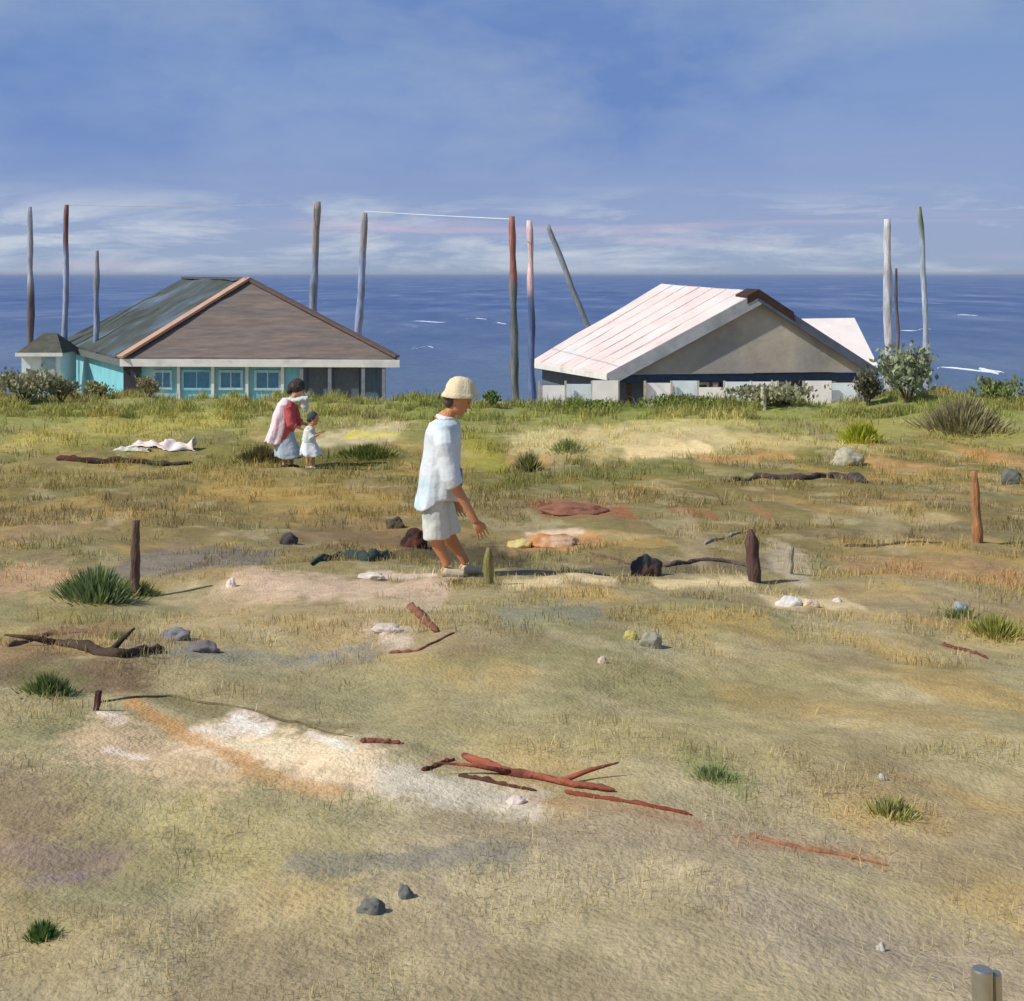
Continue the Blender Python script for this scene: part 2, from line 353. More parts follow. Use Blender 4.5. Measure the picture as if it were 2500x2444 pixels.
dv = n.new('ShaderNodeMath'); dv.operation = 'DIVIDE'; dv.inputs[1].default_value = 900; l.new(sxy.outputs[1], dv.inputs[0])
shal = srp(dv.outputs[0], [(.09, (.8, .8, .8)), (.16, (.35, .35, .35)), (.35, (0, 0, 0))])     # shallows near the beach are greyer
base = smx(shal, base, (.125, .18, .26))
foam = srp(sn(.11, (1, .16, 1), 6, .6, .4), [(.62, (0, 0, 0)), (.72, (.55, .55, .55))])
base = smx(foam, base, (.36, .42, .55))
l.new(base, b.inputs['Base Color'])
bp = n.new('ShaderNodeBump'); bp.inputs['Strength'].default_value = .9; bp.inputs['Distance'].default_value = .5
l.new(sn(.5, (.7, 1.2, 1), 6, .6), bp.inputs['Height']); l.new(bp.outputs[0], b.inputs['Normal'])
sea = mesh_obj('sea', [(-30000, 80, SEA), (30000, 80, SEA), (30000, 40000, SEA), (-30000, 40000, SEA)], [(0, 1, 2, 3)], sm_); tag(sea, kind='structure')

# breaking wave crests: low ridges of foam lying on the water
fo_m = mat('sea_foam', (215, 222, 232), rough=.9, var=.1, bump=.3)
wv = MB()
for (x0, x1, y, th) in [(1000, 1110, 786, 3), (1130, 1190, 779, 2), (2190, 2290, 806, 4), (2300, 2420, 904, 5), (2405, 2440, 908, 8), (1200, 1240, 790, 2), (2330, 2380, 770, 2), (1010, 1060, 850, 3)]:
    D = 7.55*F/(y-HY); pts = []; rr = []
    for i in range(17):
        t = i/16; px = x0+(x1-x0)*t
        pts.append(((px-CX0)/F*D, D+3*math.sin(t*5+x0), SEA+.02)); rr.append((th/2/F*D)*1.0*(math.sin(math.pi*t)**.5+.05)*(.6+.8*random.random()))
    wv.tube(pts, rr, 6)
tag(wv.build('wave_crests', fo_m, smooth=True), 'thin white foam crests breaking on the blue sea', 'foam', kind='stuff')

# ------------------------------------------------------------------ grass
def make_grass(Nb, seed, name, label, hmin=.03, hmax=.09, lo=2.6, hi=42.0, boost=1.0):
    g = np.random.default_rng(seed)
    # density ~ constant per picture area: uniform in log depth
    y = lo*np.exp(g.random(Nb)*math.log(hi/lo)); u = (g.random(Nb)-.5)*1.1
    x = u*(y*.9+1.2)
    cl = fbm(x*2.2, y*2.0, 91, 3)
    c, gr = ground_color(x, y)
    keep = g.random(Nb) < np.clip(gr*sm(.36, .62, cl)*1.1+.03, 0, 1)*np.interp(y, [3, 6, 12, 30], [.22, .34, .62, 1])*sm(.30, .52, fbm(x*.8+3, y*.7, 97, 3))**.6
    x, y, c, gr, cl = x[keep], y[keep], c[keep], gr[keep], cl[keep]; M = len(x)
    z = height(x, y)-.006
    h = (hmin+(hmax-hmin)*g.random(M)**1.6)*(.65+.5*gr)*np.clip(.5+y/26, .55, 2.1)*boost*(.6+1.0*sm(.5, .72, cl))*np.interp(y, [3, 8, 16], [.55, .75, 1])
    wd = h*.035+np.clip(y/1406*.5, .0013, .02)
    az = g.random(M)*2*math.pi; lean = g.random(M)*.75+.1
    dx, dy = np.cos(az)*lean*h, np.sin(az)*lean*h
    pa = g.random(M)*math.pi; wx, wy = np.cos(pa)*wd/2, np.sin(pa)*wd/2
    V = np.zeros((M, 5, 3))
    V[:, 0] = np.stack([x-wx, y-wy, z], -1); V[:, 1] = np.stack([x+wx, y+wy, z], -1)
    V[:, 2] = np.stack([x+wx*.7+dx*.35, y+wy*.7+dy*.35, z+h*.6], -1); V[:, 3] = np.stack([x-wx*.7+dx*.35, y-wy*.7+dy*.35, z+h*.6], -1)
    V[:, 4] = np.stack([x+dx, y+dy, z+h*(1-.25*lean)], -1)
    k = np.arange(M)*5
    T = np.concatenate([np.stack([k, k+1, k+2], -1), np.stack([k, k+2, k+3], -1), np.stack([k+3, k+2, k+4], -1)])
    v = (1.12+.42*g.random((M, 1)))*c*np.array([1.04, 1.03, .95])
    gmix = g.random((M, 1)); straw = alb((196, 180, 124)); green = alb((110, 122, 58))
    v = np.where(gmix < .16, v*.6+straw*.5, np.where(gmix > .80, v*.7+green*.4, v))
    cols = np.repeat(v, 5, 0)
    m = mat('grass_blades', None, rough=.8, var=.1, scale=3, bump=0, attr='Col', spec=.15, trans=.3)
    return tag(fast_mesh(name, V.reshape(-1, 3), T, cols, m, False), label, 'grass', kind='stuff')
make_grass(560000, 3, 'grass', 'short dry dune grass growing over the sandy slope')

make_grass(90000, 11, 'grass', 'taller ragged yellow green grass along the dune crest', .05, .12, 34.8, 39.5, .95)
# ------------------------------------------------------------------ buildings
AX = (Vector((1, 0, 0)), Vector((0, 1, 0)), Vector((0, 0, 1)))
GZ = CZ-7.05
def frame_axes(a, b):
    d = (b-a); d.z = 0; d.normalize(); return (d, Vector((-d.y, d.x, 0)), Vector((0, 0, 1)))
def slab(pts, th):
    """roof plane of given thickness downwards; pts ordered polygon"""
    n_ = len(pts); m = MB(); V = [Vector(p) for p in pts]+[Vector(p)-Vector((0, 0, th)) for p in pts]
    Fs = [tuple(range(n_)), tuple(range(2*n_-1, n_-1, -1))]+[(i, n_+i, n_+(i+1) % n_, (i+1) % n_) for i in range(n_)]
    m.add(V, Fs); return m
def quadwall(a, b, z0, z1, th, out):
    """a wall from a to b (xy), thickness th, placed inward"""
    ax = frame_axes(Vector(a), Vector(b)); c = (Vector(a)+Vector(b))/2; c = Vector((c.x, c.y, (z0+z1)/2))
    return MB().box(c, ((Vector(b)-Vector(a)).xy.length/2, th/2, (z1-z0)/2), ax)
def window(parent, c, ax, w, h, fm, pm, mull=1):
    fr = MB()
    for sx in (-1, 1): fr.box(c+ax[0]*sx*(w/2), (.05, .05, h/2+.05), ax)
    for sz in (-1, 1): fr.box(c+ax[2]*sz*(h/2), (w/2-.05, .05, .05), ax)
    for k in range(mull): fr.box(c+ax[0]*(w*((k+1)/(mull+1)-.5)), (.025, .04, h/2-.05), ax)
    f = fr.build('window', fm, parent)
    MB().box(c, (w/2-.05, .012, h/2-.05), ax).build('pane', pm, f)

glass = mat('window_glass', (60, 80, 96), rough=.15, var=.2, bump=0, spec=.6)
white_paint = mat('white_paint', (226, 226, 220), rough=.6, var=.1, scale=3, bump=.15, col2=(196, 200, 200), f2=(.5, .7))
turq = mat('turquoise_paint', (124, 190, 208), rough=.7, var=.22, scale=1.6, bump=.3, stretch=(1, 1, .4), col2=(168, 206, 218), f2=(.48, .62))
slate = mat('dark_slate_roof', (74, 80, 76), rough=.9, var=.4, scale=.9, bump=.6, bscale=2.4, col2=(92, 108, 122), f2=(.5, .66), dist=.1)
brown_roof = mat('brown_thatch', (124, 110, 102), rough=1, var=.3, scale=1.4, bump=.7, bscale=2.2, stretch=(.7, .7, 7), col2=(108, 102, 100), f2=(.4, .65), dist=.10)
pink_board = mat('pinkish_hip_board', (190, 152, 130), rough=.8, var=.15, scale=2, bump=.2)
dark_wood = mat('dark_wood', (58, 62, 70), rough=.8, var=.35, scale=2, bump=.4)
blue_shade = mat('veranda_shade_blue', (86, 104, 122), rough=.8, var=.3, scale=1.2, bump=.3, stretch=(3, 3, .3))  # veranda shade put into the wall colour

# left pavilion
E = -3.386
FL = Vector((-15.77, 57, CZ+E)); FR = Vector((-4.6, 56.4, CZ+E)); BL = Vector((-22.3, 69.6, CZ+E)); BR = FR+BL-FL
A = Vector((-11.46, 61, CZ-.27)); B = Vector((-16.5, 70.7, CZ-.25))
lp = empty('beach_pavilion', ((FL+BR)/2).xy.to_3d()+Vector((0, 0, GZ)), 'low turquoise beach pavilion with dark slate side roof and brown front roof', 'pavilion')
def subdiv_slab(name, pts, th, m, parent, sag=.06, n_=8, seed=1):
    o = slab(pts, th).build(name, m, parent)
    bm = bmesh.new(); bm.from_mesh(o.data); bmesh.ops.triangulate(bm, faces=[f for f in bm.faces if len(f.verts) > 4])
    bmesh.ops.subdivide_edges(bm, edges=bm.edges[:], cuts=n_, use_grid_fill=True)
    for v in bm.verts:
        v.co.z += sag*mnoise.noise(Vector((v.co.x*.5+seed, v.co.y*.5, seed)))+sag*.4*mnoise.noise(Vector((v.co.x*2+seed, v.co.y*2, seed)))
    bm.to_mesh(o.data); bm.free(); return o
Cn = (FL+FR+BL+BR)/4
rf = subdiv_slab('front_roof', [FL, FR, A], .12, brown_roof, lp, .10, 10, 2)
subdiv_slab('side_roof', [BL, FL, A, B], .12, slate, lp, .16, 10, 5)
subdiv_slab('far_roof', [FR, BR, B, A], .12, brown_roof, lp, .10, 8, 7)
subdiv_slab('rear_roof', [BR, BL, B], .12, slate, lp, .10, 6, 9)
def board(a, b, w, h, lift=.05):
    a = Vector(a)+Vector((0, 0, lift)); b = Vector(b)+Vector((0, 0, lift)); t = (b-a).normalized(); s_ = t.cross(Vector((0, 0, 1))).normalized(); u_ = s_.cross(t)
    return MB().box((a+b)/2, ((b-a).length/2, w/2, h/2), (t, s_, u_))
board(FL-(A-FL).normalized()*.15, A, .5, .10, .08).build('hip_board', pink_board, lp)
board(FR, A, .30, .10, .06).build('hip_board', mat('rust_brown_board', (104, 88, 84), bump=.3), lp)
board(A, B, .26, .10, .05).build('ridge_board', mat('grey_ridge', (86, 90, 88)), lp)
board(FL-Vector((.1, .05, .22)), FR+Vector((.1, -.05, -.22)), .10, .30, 0).build('fascia', white_paint, lp)
board(BL-Vector((.05, .05, .24)), FL-Vector((.12, -.1, .24)), .10, .26, 0).build('side_fascia', mat('dull_grey_board', (100, 106, 104)), lp)
def inset(p, k=.93): return Vector((Cn.x+(p.x-Cn.x)*k, Cn.y+(p.y-Cn.y)*k, 0))
wFL, wFR, wBL, wBR = inset(FL), inset(FR), inset(BL), inset(BR)
zt = CZ+E-.14
split = wFL.lerp(wFR, .68)
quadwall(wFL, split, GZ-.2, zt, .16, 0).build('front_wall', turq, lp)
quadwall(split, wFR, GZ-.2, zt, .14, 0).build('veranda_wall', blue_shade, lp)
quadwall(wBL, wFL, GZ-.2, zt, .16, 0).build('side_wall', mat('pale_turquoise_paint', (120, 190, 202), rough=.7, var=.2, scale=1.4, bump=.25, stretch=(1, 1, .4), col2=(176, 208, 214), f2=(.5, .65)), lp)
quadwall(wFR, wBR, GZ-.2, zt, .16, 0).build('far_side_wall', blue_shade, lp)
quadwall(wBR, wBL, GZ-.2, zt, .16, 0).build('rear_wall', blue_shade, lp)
axf = frame_axes(wFL, wFR)
def onwall(t, z, outd=.1): 
    p = wFL.lerp(wFR, t)-axf[1]*outd; return Vector((p.x, p.y, z))
d_ = MB().box(onwall(.015, CZ-4.75, .12), (.36, .05, 1.05), axf).build('door', dark_wood, lp)
MB().box(onwall(.04, CZ-4.9, .19), (.03, .03, .10), axf).build('handle', white_paint, d_)
for t, w in ((.135, .7), (.27, 1.15), (.405, .9), (.55, 1.0)):
    window(lp, onwall(t, CZ-4.32, .1), axf, w, .6+w*.12, mat('pale_blue_frame', (168, 204, 214), bump=.2) if t != .27 else turq, mat('blue_glass', (70, 128, 166), rough=.3, var=.3, bump=0, spec=.5))
for t in (.20, .335, .47, .61): MB().box(onwall(t, (zt+GZ)/2, .16), (.06, .06, (zt-GZ)/2-.02), axf).build('pilaster', white_paint, lp)
for t, w in ((.75, .8), (.86, 1.0)): MB().box(onwall(t, CZ-4.5, .1), (w/2, .04, .75), axf).build('porch_shade_panel', mat('porch_shade', (92, 100, 108), bump=.2), lp)  # dark panels stand for the shade inside the porch
for t in (.69, .80, .93, 1.01): MB().box(onwall(t, (zt+GZ)/2, .42), (.07, .07, (zt-GZ)/2-.03), axf).build('veranda_post', mat('grey_post_paint', (124, 130, 138)), lp)

# white hut on the far left
h0 = P(48, 862, 63); h1 = P(150, 862, 63); w_ = (h1.x-h0.x)/2; hc = Vector(((h0.x+h1.x)/2, 64.2, GZ))
hut = empty('beach_hut', hc, 'small white hut with a dark hipped roof at the left end of the pavilion', 'hut')
ez = h0.z
MB().box((hc.x, hc.y, (ez+GZ)/2-.1), (w_*.93, 1.15, (ez-GZ)/2+.1)).build('wall', mat('hut_white', (214, 226, 232), rough=.7, var=.1, scale=2, bump=.2), hut)
m_ = MB(); q = [Vector((hc.x+sx*w_*1.12, hc.y+sy*1.4, ez)) for sx, sy in ((-1, -1), (1, -1), (1, 1), (-1, 1))]; tp = [Vector((hc.x-.25, hc.y, ez+.85)), Vector((hc.x+.35, hc.y, ez+.85))]
m_.add(q+tp, [(3, 2, 1, 0), (0, 1, 5, 4), (2, 3, 4, 5), (1, 2, 5), (3, 0, 4)]); m_.build('roof', mat('hut_roof', (88, 88, 78), rough=.9, var=.35, scale=3, bump=.6, bscale=12), hut)
MB().box((hc.x+.35, hc.y-1.18, ez-1.1), (.3, .04, 1.0)).build('door', mat('hut_door', (150, 176, 186)), hut)
MB().box((hc.x, hc.y-1.42, ez-.06), (w_*1.13, .03, .08)).build('fascia', white_paint, hut)

# right pavilion: white sheet roof, grey gable
FL = Vector((3.85, 56, CZ-3.98)); FR = Vector((14.9, 57.2, CZ-3.95)); BL = Vector((.85, 64.2, CZ-4.0)); BR = FR+BL-FL
A = Vector((9.96, 56.9, CZ-.73)); B = Vector((6.9, 65.0, CZ-.48))
rp = empty('gable_pavilion', ((FL+BR)/2).xy.to_3d()+Vector((0, 0, GZ)), 'beach pavilion with white sheet roof and wide grey gable facing the dune', 'pavilion')
sheet = mat('white_sheet_roof', (226, 208, 202), rough=.7, var=.16, scale=.8, bump=.25, bscale=2.5, stretch=(1, 1, .3), col2=(206, 214, 216), f2=(.52, .72), dist=.05)
subdiv_slab('side_roof', [BL, FL, A, B], .10, sheet, rp, .07, 10, 3)
subdiv_slab('far_roof', [FR, BR, B, A], .10, sheet, rp, .05, 6, 4)
for k in range(1, 7):
    t = k/7; e0 = FL.lerp(BL, t); e1 = A.lerp(B, t); board(e0, e1, .05, .03, .02).build('batten', mat('pale_batten', (226, 216, 212), rough=.7, bump=.2), rp)
axf = frame_axes(FL, FR); inn = axf[1]*.22
gab = mat('grey_gable_boards', (186, 176, 158), rough=.95, var=.22, scale=.9, bump=.25, bscale=5, stretch=(1, 1, 1), col2=(160, 154, 146), f2=(.45, .62), dist=.06)
gm_ = slab([FL+inn+Vector((.5, 0, .02)), FR+inn+Vector((-.5, 0, .02)), A+inn-Vector((0, 0, .28))], .05)
g3 = MB(); a_, b_, c_ = FL+inn+axf[0]*.4+Vector((0, 0, -.05)), FR+inn-axf[0]*.4+Vector((0, 0, -.05)), A+inn-Vector((0, 0, .22)); dv_ = axf[1]*.15
g3.add([a_, b_, c_, a_+dv_, b_+dv_, c_+dv_], [(0, 1, 2), (5, 4, 3), (0, 3, 4, 1), (1, 4, 5, 2), (2, 5, 3, 0)]); g3.build('gable', gab, rp)
rk = mat('dark_rake_board', (92, 98, 108), rough=.8, var=.3, scale=1.5, bump=.3)
def rake(a, b, w, name, m):
    t = (b-a).normalized(); nn = t.cross(axf[1]).normalized(); nn = nn if nn.z < 0 else -nn
    MB().box((a+b)/2+nn*(w/2)-axf[1]*.06, ((b-a).length/2, .05, w/2), (t, axf[1], nn)).build(name, m, rp)
rake(FL-axf[0]*.1, A, .50, 'rake_board', mat('grey_rake_board', (176, 178, 180), rough=.8, var=.3, scale=1.5, bump=.3)); rake(FR+axf[0]*.1, A, .34, 'rake_board', mat('navy_rake_board', (92, 100, 114), rough=.8, var=.3, scale=1.5, bump=.3))
# dark ridge cap at the apex, folded over both slopes
t1 = (FR-A).normalized(); t0 = (FL-A).normalized(); cap = MB()
for t, ln in ((t1, 1.7), (t0, .55)):
    p0 = A+Vector((0, 0, .10)); p1 = p0+t*ln; bk = (B-A).normalized()*.9; fr_ = -axf[1]*.14
    cap.add([p0+fr_, p1+fr_, p1+bk, p0+bk]+[v-Vector((0, 0, .34)) for v in (p0+fr_, p1+fr_, p1+bk, p0+bk)], [(0, 1, 2, 3), (7, 6, 5, 4), (0, 4, 5, 1), (1, 5, 6, 2), (2, 6, 7, 3), (3, 7, 4, 0)])
cap.build('ridge_cap', mat('dark_brown_cap', (64, 48, 42), rough=.8, var=.3, bump=.4), rp)
board(FL+Vector((-.05, 0, -.16)), BL+Vector((-.05, 0, -.16)), .08, .2, 0).build('side_fascia', white_paint, rp)
ins = axf[1]*1.3
eave_shade = mat('eave_shade_navy', (58, 74, 98), rough=.8, var=.3, bump=.3)
board(FL+axf[1]*.4+axf[0]*.3-Vector((0, 0, .25)), FR+axf[1]*.4-axf[0]*.3-Vector((0, 0, .25)), .12, .30, 0).build('eave_shade_strip', eave_shade, rp)  # navy strip paints the recess shadow below the eave
w0, w1 = FL+ins+axf[0]*.6, FR+ins-axf[0]*.6
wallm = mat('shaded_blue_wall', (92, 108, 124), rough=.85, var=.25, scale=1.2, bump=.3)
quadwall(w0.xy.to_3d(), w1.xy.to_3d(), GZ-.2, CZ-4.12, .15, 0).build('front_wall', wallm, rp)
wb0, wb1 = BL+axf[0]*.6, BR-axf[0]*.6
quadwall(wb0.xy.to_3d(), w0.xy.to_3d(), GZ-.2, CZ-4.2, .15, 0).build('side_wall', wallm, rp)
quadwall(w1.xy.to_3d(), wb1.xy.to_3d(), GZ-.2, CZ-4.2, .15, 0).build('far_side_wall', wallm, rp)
for t, m_c in ((.08, (78, 62, 54)), (.14, (110, 94, 80)), (.40, (176, 154, 126)), (.55, (176, 154, 126)), (.78, (130, 132, 128)), (.97, (120, 112, 104))):
    p = FL.lerp(FR, t)+axf[1]*.45
    MB().box((p.x, p.y, (GZ+CZ-4.4)/2), (.10, .10, (CZ-4.4-GZ)/2), axf).build('veranda_post', mat('post_%d' % m_c[0], m_c), rp)
# door and windows in the shaded front
for t in (.2, .32, .64, .86):
    p = w0.lerp(w1, t)-axf[1]*.12; window(rp, Vector((p.x, p.y, CZ-4.9)), axf, 1.1, .8, white_paint, glass)
p = w0.lerp(w1, .48)-axf[1]*.12; dd = MB().box((p.x, p.y, CZ-5.6), (.5, .05, 1.1), axf).build('door', dark_wood, rp); MB().box((p.x+.35, p.y-.08, CZ-5.6), (.03, .03, .1), axf).build('handle', white_paint, dd)
# windscreen wall in front of the right pavilion, white boards on posts
ws = empty('terrace_windscreen', ((P(1700, 960, 53.5)).xy.to_3d()+Vector((0, 0, GZ))), 'low white and pale blue board windscreen round the terrace before the grey gable', 'windscreen')
cols_ = [(244, 246, 248), (222, 238, 246), (246, 244, 240), (232, 242, 248)]
xs = np.linspace(1316, 2092, 13)
for i in range(12):
    if i in (3,): continue
    a = P(xs[i]+1, 0, 53.5); b_ = P(xs[i+1]-1, 0, 53.5); D = 53.5+.25*math.sin(i*1.7)
    tz = CZ-(931+5*math.sin(i*2.3)+(3 if i % 3 else 10)-HY)/F*D
    MB().box(((a.x+b_.x)/2, D, (tz+GZ)/2), ((b_.x-a.x)/2, .03, (tz-GZ)/2), AX).build('panel', mat('windscreen_%d' % (i % 4), cols_[i % 4], rough=.6, var=.12, scale=2, bump=.2), ws)
for i in range(13):
    a = P(xs[i], 0, 53.5); tz = CZ-(930-HY)/F*53.5
    MB().box((a.x, 53.5, (tz+GZ)/2), (.04, .07, (tz-GZ)/2)).build('post', mat('screen_post', (186, 180, 166)), ws)
# white tent behind the right end
tn = empty('white_tent', P(2050, 900, 62).xy.to_3d()+Vector((0, 0, GZ)), 'white pitched tent standing behind the right end of the grey gable', 'tent')
tt = [P(1960, 778, 65), P(2086, 776, 65), P(2150, 905, 61), P(1900, 905, 61)]; bk = Vector((-.6, 1.6, -.3)); back = [t_+bk for t_ in tt]; mid = [P(1965, 776, 62.5), P(2084, 774, 62.5)]
tm = MB(); tm.add([tt[3], tt[2], tt[1], tt[0], back[3]+Vector((0, 5, 0)), back[2]+Vector((0, 5, 0)), back[1], back[0]], [(0, 1, 2, 3), (5, 4, 7, 6), (3, 2, 6, 7), (1, 5, 6, 2), (4, 0, 3, 7), (1, 0, 4, 5)])
folds(tm.build('canvas_roof', mat('tent_canvas', (236, 226, 220), rough=.8, var=.1, scale=1.5, bump=.3), tn), 1, 0)
for c_ in (tt[2], tt[3], back[2]+Vector((0, 5, 0)), back[3]+Vector((0, 5, 0))): MB().tube([(c_.x*.99, c_.y+.1, GZ-.1), (c_.x*.99, c_.y+.1, c_.z)], .04, 8).build('leg', mat('tent_pole', (160, 160, 160)), tn)

# ------------------------------------------------------------------ tall poles
POLE_G = 'tall weathered poles on the beach'
def pole(x0, y0, x1, D, wpx, c_top, c_bot, split_, label, seed, bend=0):
    top = P(x0, y0, D); bx = (x1-CX0)/F*D; gz = hz(bx, D)-.3
    n_ = 26; pts = []; rr = []; r = wpx*.37/F*D
    for i in range(n_):
        t = i/(n_-1); z = gz+(top.z-gz)*t
        pts.append(Vector((bx+(top.x-bx)*t+bend*math.sin(t*math.pi)+.09*mnoise.noise(Vector((seed, t*4, 0))), D+.04*mnoise.noise(Vector((0, t*5, seed))), z)))
        rr.append(r*(1.12-.32*t)*(1+.3*mnoise.noise(Vector((t*9, seed, 3))))*(1 if i < n_-1 else .85))
    b_ = MB().tube(pts, rr, 12, .18, seed=seed); cols = []
    for v in b_.V:
        t = (v.z-gz)/(top.z-gz); f = float(sm(split_-.05, split_+.05, np.array(t+.05*mnoise.noise(v*3))))
        k = 1.2+.7*(mnoise.noise(Vector((v.x*6, v.y*6, v.z*1.2)))+.3)
        cols.append([(s2l(c_bot)[j]*(1-f)+s2l(c_top)[j]*f)*k for j in range(3)])
    m = mat('weathered_pole', None, rough=.95, var=.45, scale=5, bump=1.0, bscale=12, attr='Col', stretch=(4, 4, .35), dist=.03)
    o = mesh_obj('wooden_pole', b_.V, b_.F, m, None, True, (bx, D, gz), cols); tag(o, label, 'pole', POLE_G); return top
G1, G2 = (134, 134, 140), (120, 118, 116)
t_a = pole(72, 505, 78, 66, 22, (150, 152, 162), (96, 84, 88), .62, 'pale grey pole nearest the left edge of the picture, darker low down', 1)
t_b = pole(163, 500, 155, 68, 20, (112, 84, 82), (130, 138, 158), .8, 'reddish brown topped pole left of the white hut roof, widening in grey below', 2)
t_c = pole(236, 612, 232, 64.5, 20, (128, 130, 134), (118, 128, 150), .8, 'short grey pole, the lowest of the poles behind the dark slate roof', 3)
t_d = pole(776, 492, 752, 74, 27, (134, 124, 116), (122, 130, 146), .75, 'thick brown grey pole rising behind the right slope of the brown roof', 4)
t_e = pole(890, 520, 866, 74, 26, (138, 134, 134), (130, 140, 164), .78, 'grey pole right of the thick brown one beyond the brown roof', 5)
t_f = pole(1250, 528, 1262, 50, 27, (146, 98, 90), (92, 96, 100), .74, 'dark thick pole with a rusty red top in the gap between the pavilions', 6)
t_g = pole(1292, 538, 1304, 51, 24, (196, 168, 170), (82, 98, 136), .72, 'pole with a pale pink upper part and dark blue foot beside the rusty topped pole', 7)
t_h = pole(1336, 548, 1520, 76, 20, (128, 134, 138), (118, 126, 132), .7, 'thin grey pole leaning left, just left of the white sheet roof', 8)
t_i = pole(2166, 535, 2172, 61, 30, (178, 176, 178), (158, 158, 164), .8, 'thick pale whitish pole right of the white tent', 9)
t_j = pole(2244, 505, 2262, 60, 20, (110, 118, 104), (148, 158, 170), .85, 'slender greenish topped pole, rightmost of all the poles', 10, .12)
t_k = pole(2188, 655, 2192, 62.5, 12, (84, 74, 72), (96, 90, 90), .6, 'thin dark brown pole touching the thick pale pole on its right', 11)
rope = mat('pale_rope', (244, 242, 244), rough=.8, var=.1, bump=0)
def wire(a, b_, sag, r, label):
    pts = [a.lerp(b_, i/40)-Vector((0, 0, sag*4*(i/40)*(1-i/40))) for i in range(41)]
    tag(MB().tube(pts, r, 6).build('overhead_wire', rope, world=(a+b_)/2), label, 'wire', 'pale wires strung between the tall poles')
wire(t_b, t_d-Vector((0, 0, .05)), .14, .014, 'pale wire strung from the reddish brown topped pole to the thick brown grey pole')
wire(t_e+Vector((0, 0, .1)), t_f-Vector((0, 0, .1)), .02, .014, 'pale wire strung from the poles behind the brown roof to the rusty topped pole')

# ------------------------------------------------------------------ people
def hand(mb, wr, dirv, palm_n, side, L_=.18, curl=.5):
    """wr wrist, dirv along the hand, palm_n out of the palm, side: towards the thumb"""
    d = Vector(dirv).normalized(); n_ = Vector(palm_n).normalized(); s_ = Vector(side).normalized()
    mb.ell(wr+d*L_*.25, (L_*.11, L_*.24, L_*.28), (n_, s_, d), 12, 8)
    for i, ln in enumerate((.40, .46, .42, .33)):
        p = wr+d*L_*.45+s_*L_*(.19-.128*i); pts = [p-d*.02]; dd = (d+s_*(.14-.09*i)).normalized()
        for k in range(3):
            dd = (dd+n_*curl*(.35+.25*k)).normalized(); p = p+dd*L_*ln/3; pts.append(p)
        mb.tube(pts, [.0085, .008, .0075, .0055], 8)
    p = wr+d*L_*.15+s_*L_*.14; mb.tube([p-s_*.02, p+(s_*.6+d*.6)*L_*.17, p+(s_*.55+d*1.15+n_*.25)*L_*.22, p+(s_*.45+d*1.5+n_*.5)*L_*.25], [.012, .011, .009, .007], 8)
def head(mb, c, r, fwd, up):
    """one head with brow, nose, lips, chin, ears merged into the body mesh"""
    f = Vector(fwd).normalized(); u = Vector(up); u = (u-f*u.dot(f)).normalized(); s_ = u.cross(f)
    mb.ell(c+u*r*.15-f*r*.05, (r*.98, r*.78, r*.98), (f, s_, u), 20, 14)
    mb.ell(c+f*r*.22-u*r*.45, (r*.66, r*.60, r*.72), (f, s_, u), 16, 12)
    mb.ell(c+f*r*.62-u*r*.98, (r*.22, r*.26, r*.2), (f, s_, u))
    mb.add([c+f*r*.82+u*r*.12, c+f*r*1.18-u*r*.33, c+f*r*.8-u*r*.42+s_*r*.2, c+f*r*.8-u*r*.42-s_*r*.2, c+f*r*.6-u*r*.1], [(0, 1, 2), (0, 3, 1), (1, 3, 2), (0, 2, 4), (0, 4, 3), (2, 3, 4)])
    for k in (-1, 1):
        mb.ell(c+s_*k*r*.78-u*r*.12-f*r*.05, (r*.16, r*.07, r*.24), (f, s_, u), 10, 8)
        mb.ell(c+f*r*.80+s_*k*r*.3+u*r*.14, (r*.12, r*.22, r*.07), (f, s_, u), 10, 8)
    mb.ell(c+f*r*.80-u*r*.62, (r*.12, r*.24, r*.05), (f, s_, u), 10, 8); mb.ell(c+f*r*.79-u*r*.72, (r*.10, r*.22, r*.05), (f, s_, u), 10, 8)
    return f, s_, u
def face_bits(parent, c, r, f, s_, u):
    for k in (-1, 1): MB().ell(c+f*r*.85+s_*k*r*.30+u*r*.02, (r*.05, r*.11, r*.055), (f, s_, u), 8, 6).build('eye', mat('eye_dark', (40, 32, 28), rough=.3, bump=0), parent)
    MB().ell(c+f*r*.89-u*r*.66, (r*.05, r*.2, r*.035), (f, s_, u), 8, 6).build('lips', mat('lips', (150, 80, 66), rough=.6, bump=0), parent)

# --- man in the middle
DM = 11.5; SC = DM/F
def m3(px, py, dy=0): return Vector(((px-CX0)*SC, DM+dy, CZ+(HY-py)*SC))
foot_n = at(1096, 1416); base = Vector((foot_n.x, DM, hz(foot_n.x, DM)))
man = empty('person', base, 'person in white shirt, pale shorts and straw hat walking right with head bowed', 'person')
skin = mat('tanned_skin', (198, 136, 96), rough=.6, var=.12, scale=12, bump=.15, col2=(204, 146, 108), f2=(.45, .7))
Y = Vector((0, 1, 0))
mb = MB()
hc_ = m3(1121, 972); hr = .112
fwd = Vector((.88, -.18, -.42)); f, s_, u = head(mb, hc_, hr, fwd, (.35, 0, 1))
mb.tube([m3(1080, 1032), m3(1094, 1014), m3(1112, 990)], [.085, .066, .062], 14)
mb.tube([m3(1080, 1035), m3(1080, 1075), m3(1072, 1130), m3(1062, 1180), m3(1060, 1205)], [.10, .135, .12, .125, .11], 18)
mb.ell(m3(1082, 1055), (.11, .20, .09)); mb.ell(m3(1062, 1190), (.13, .17, .12))
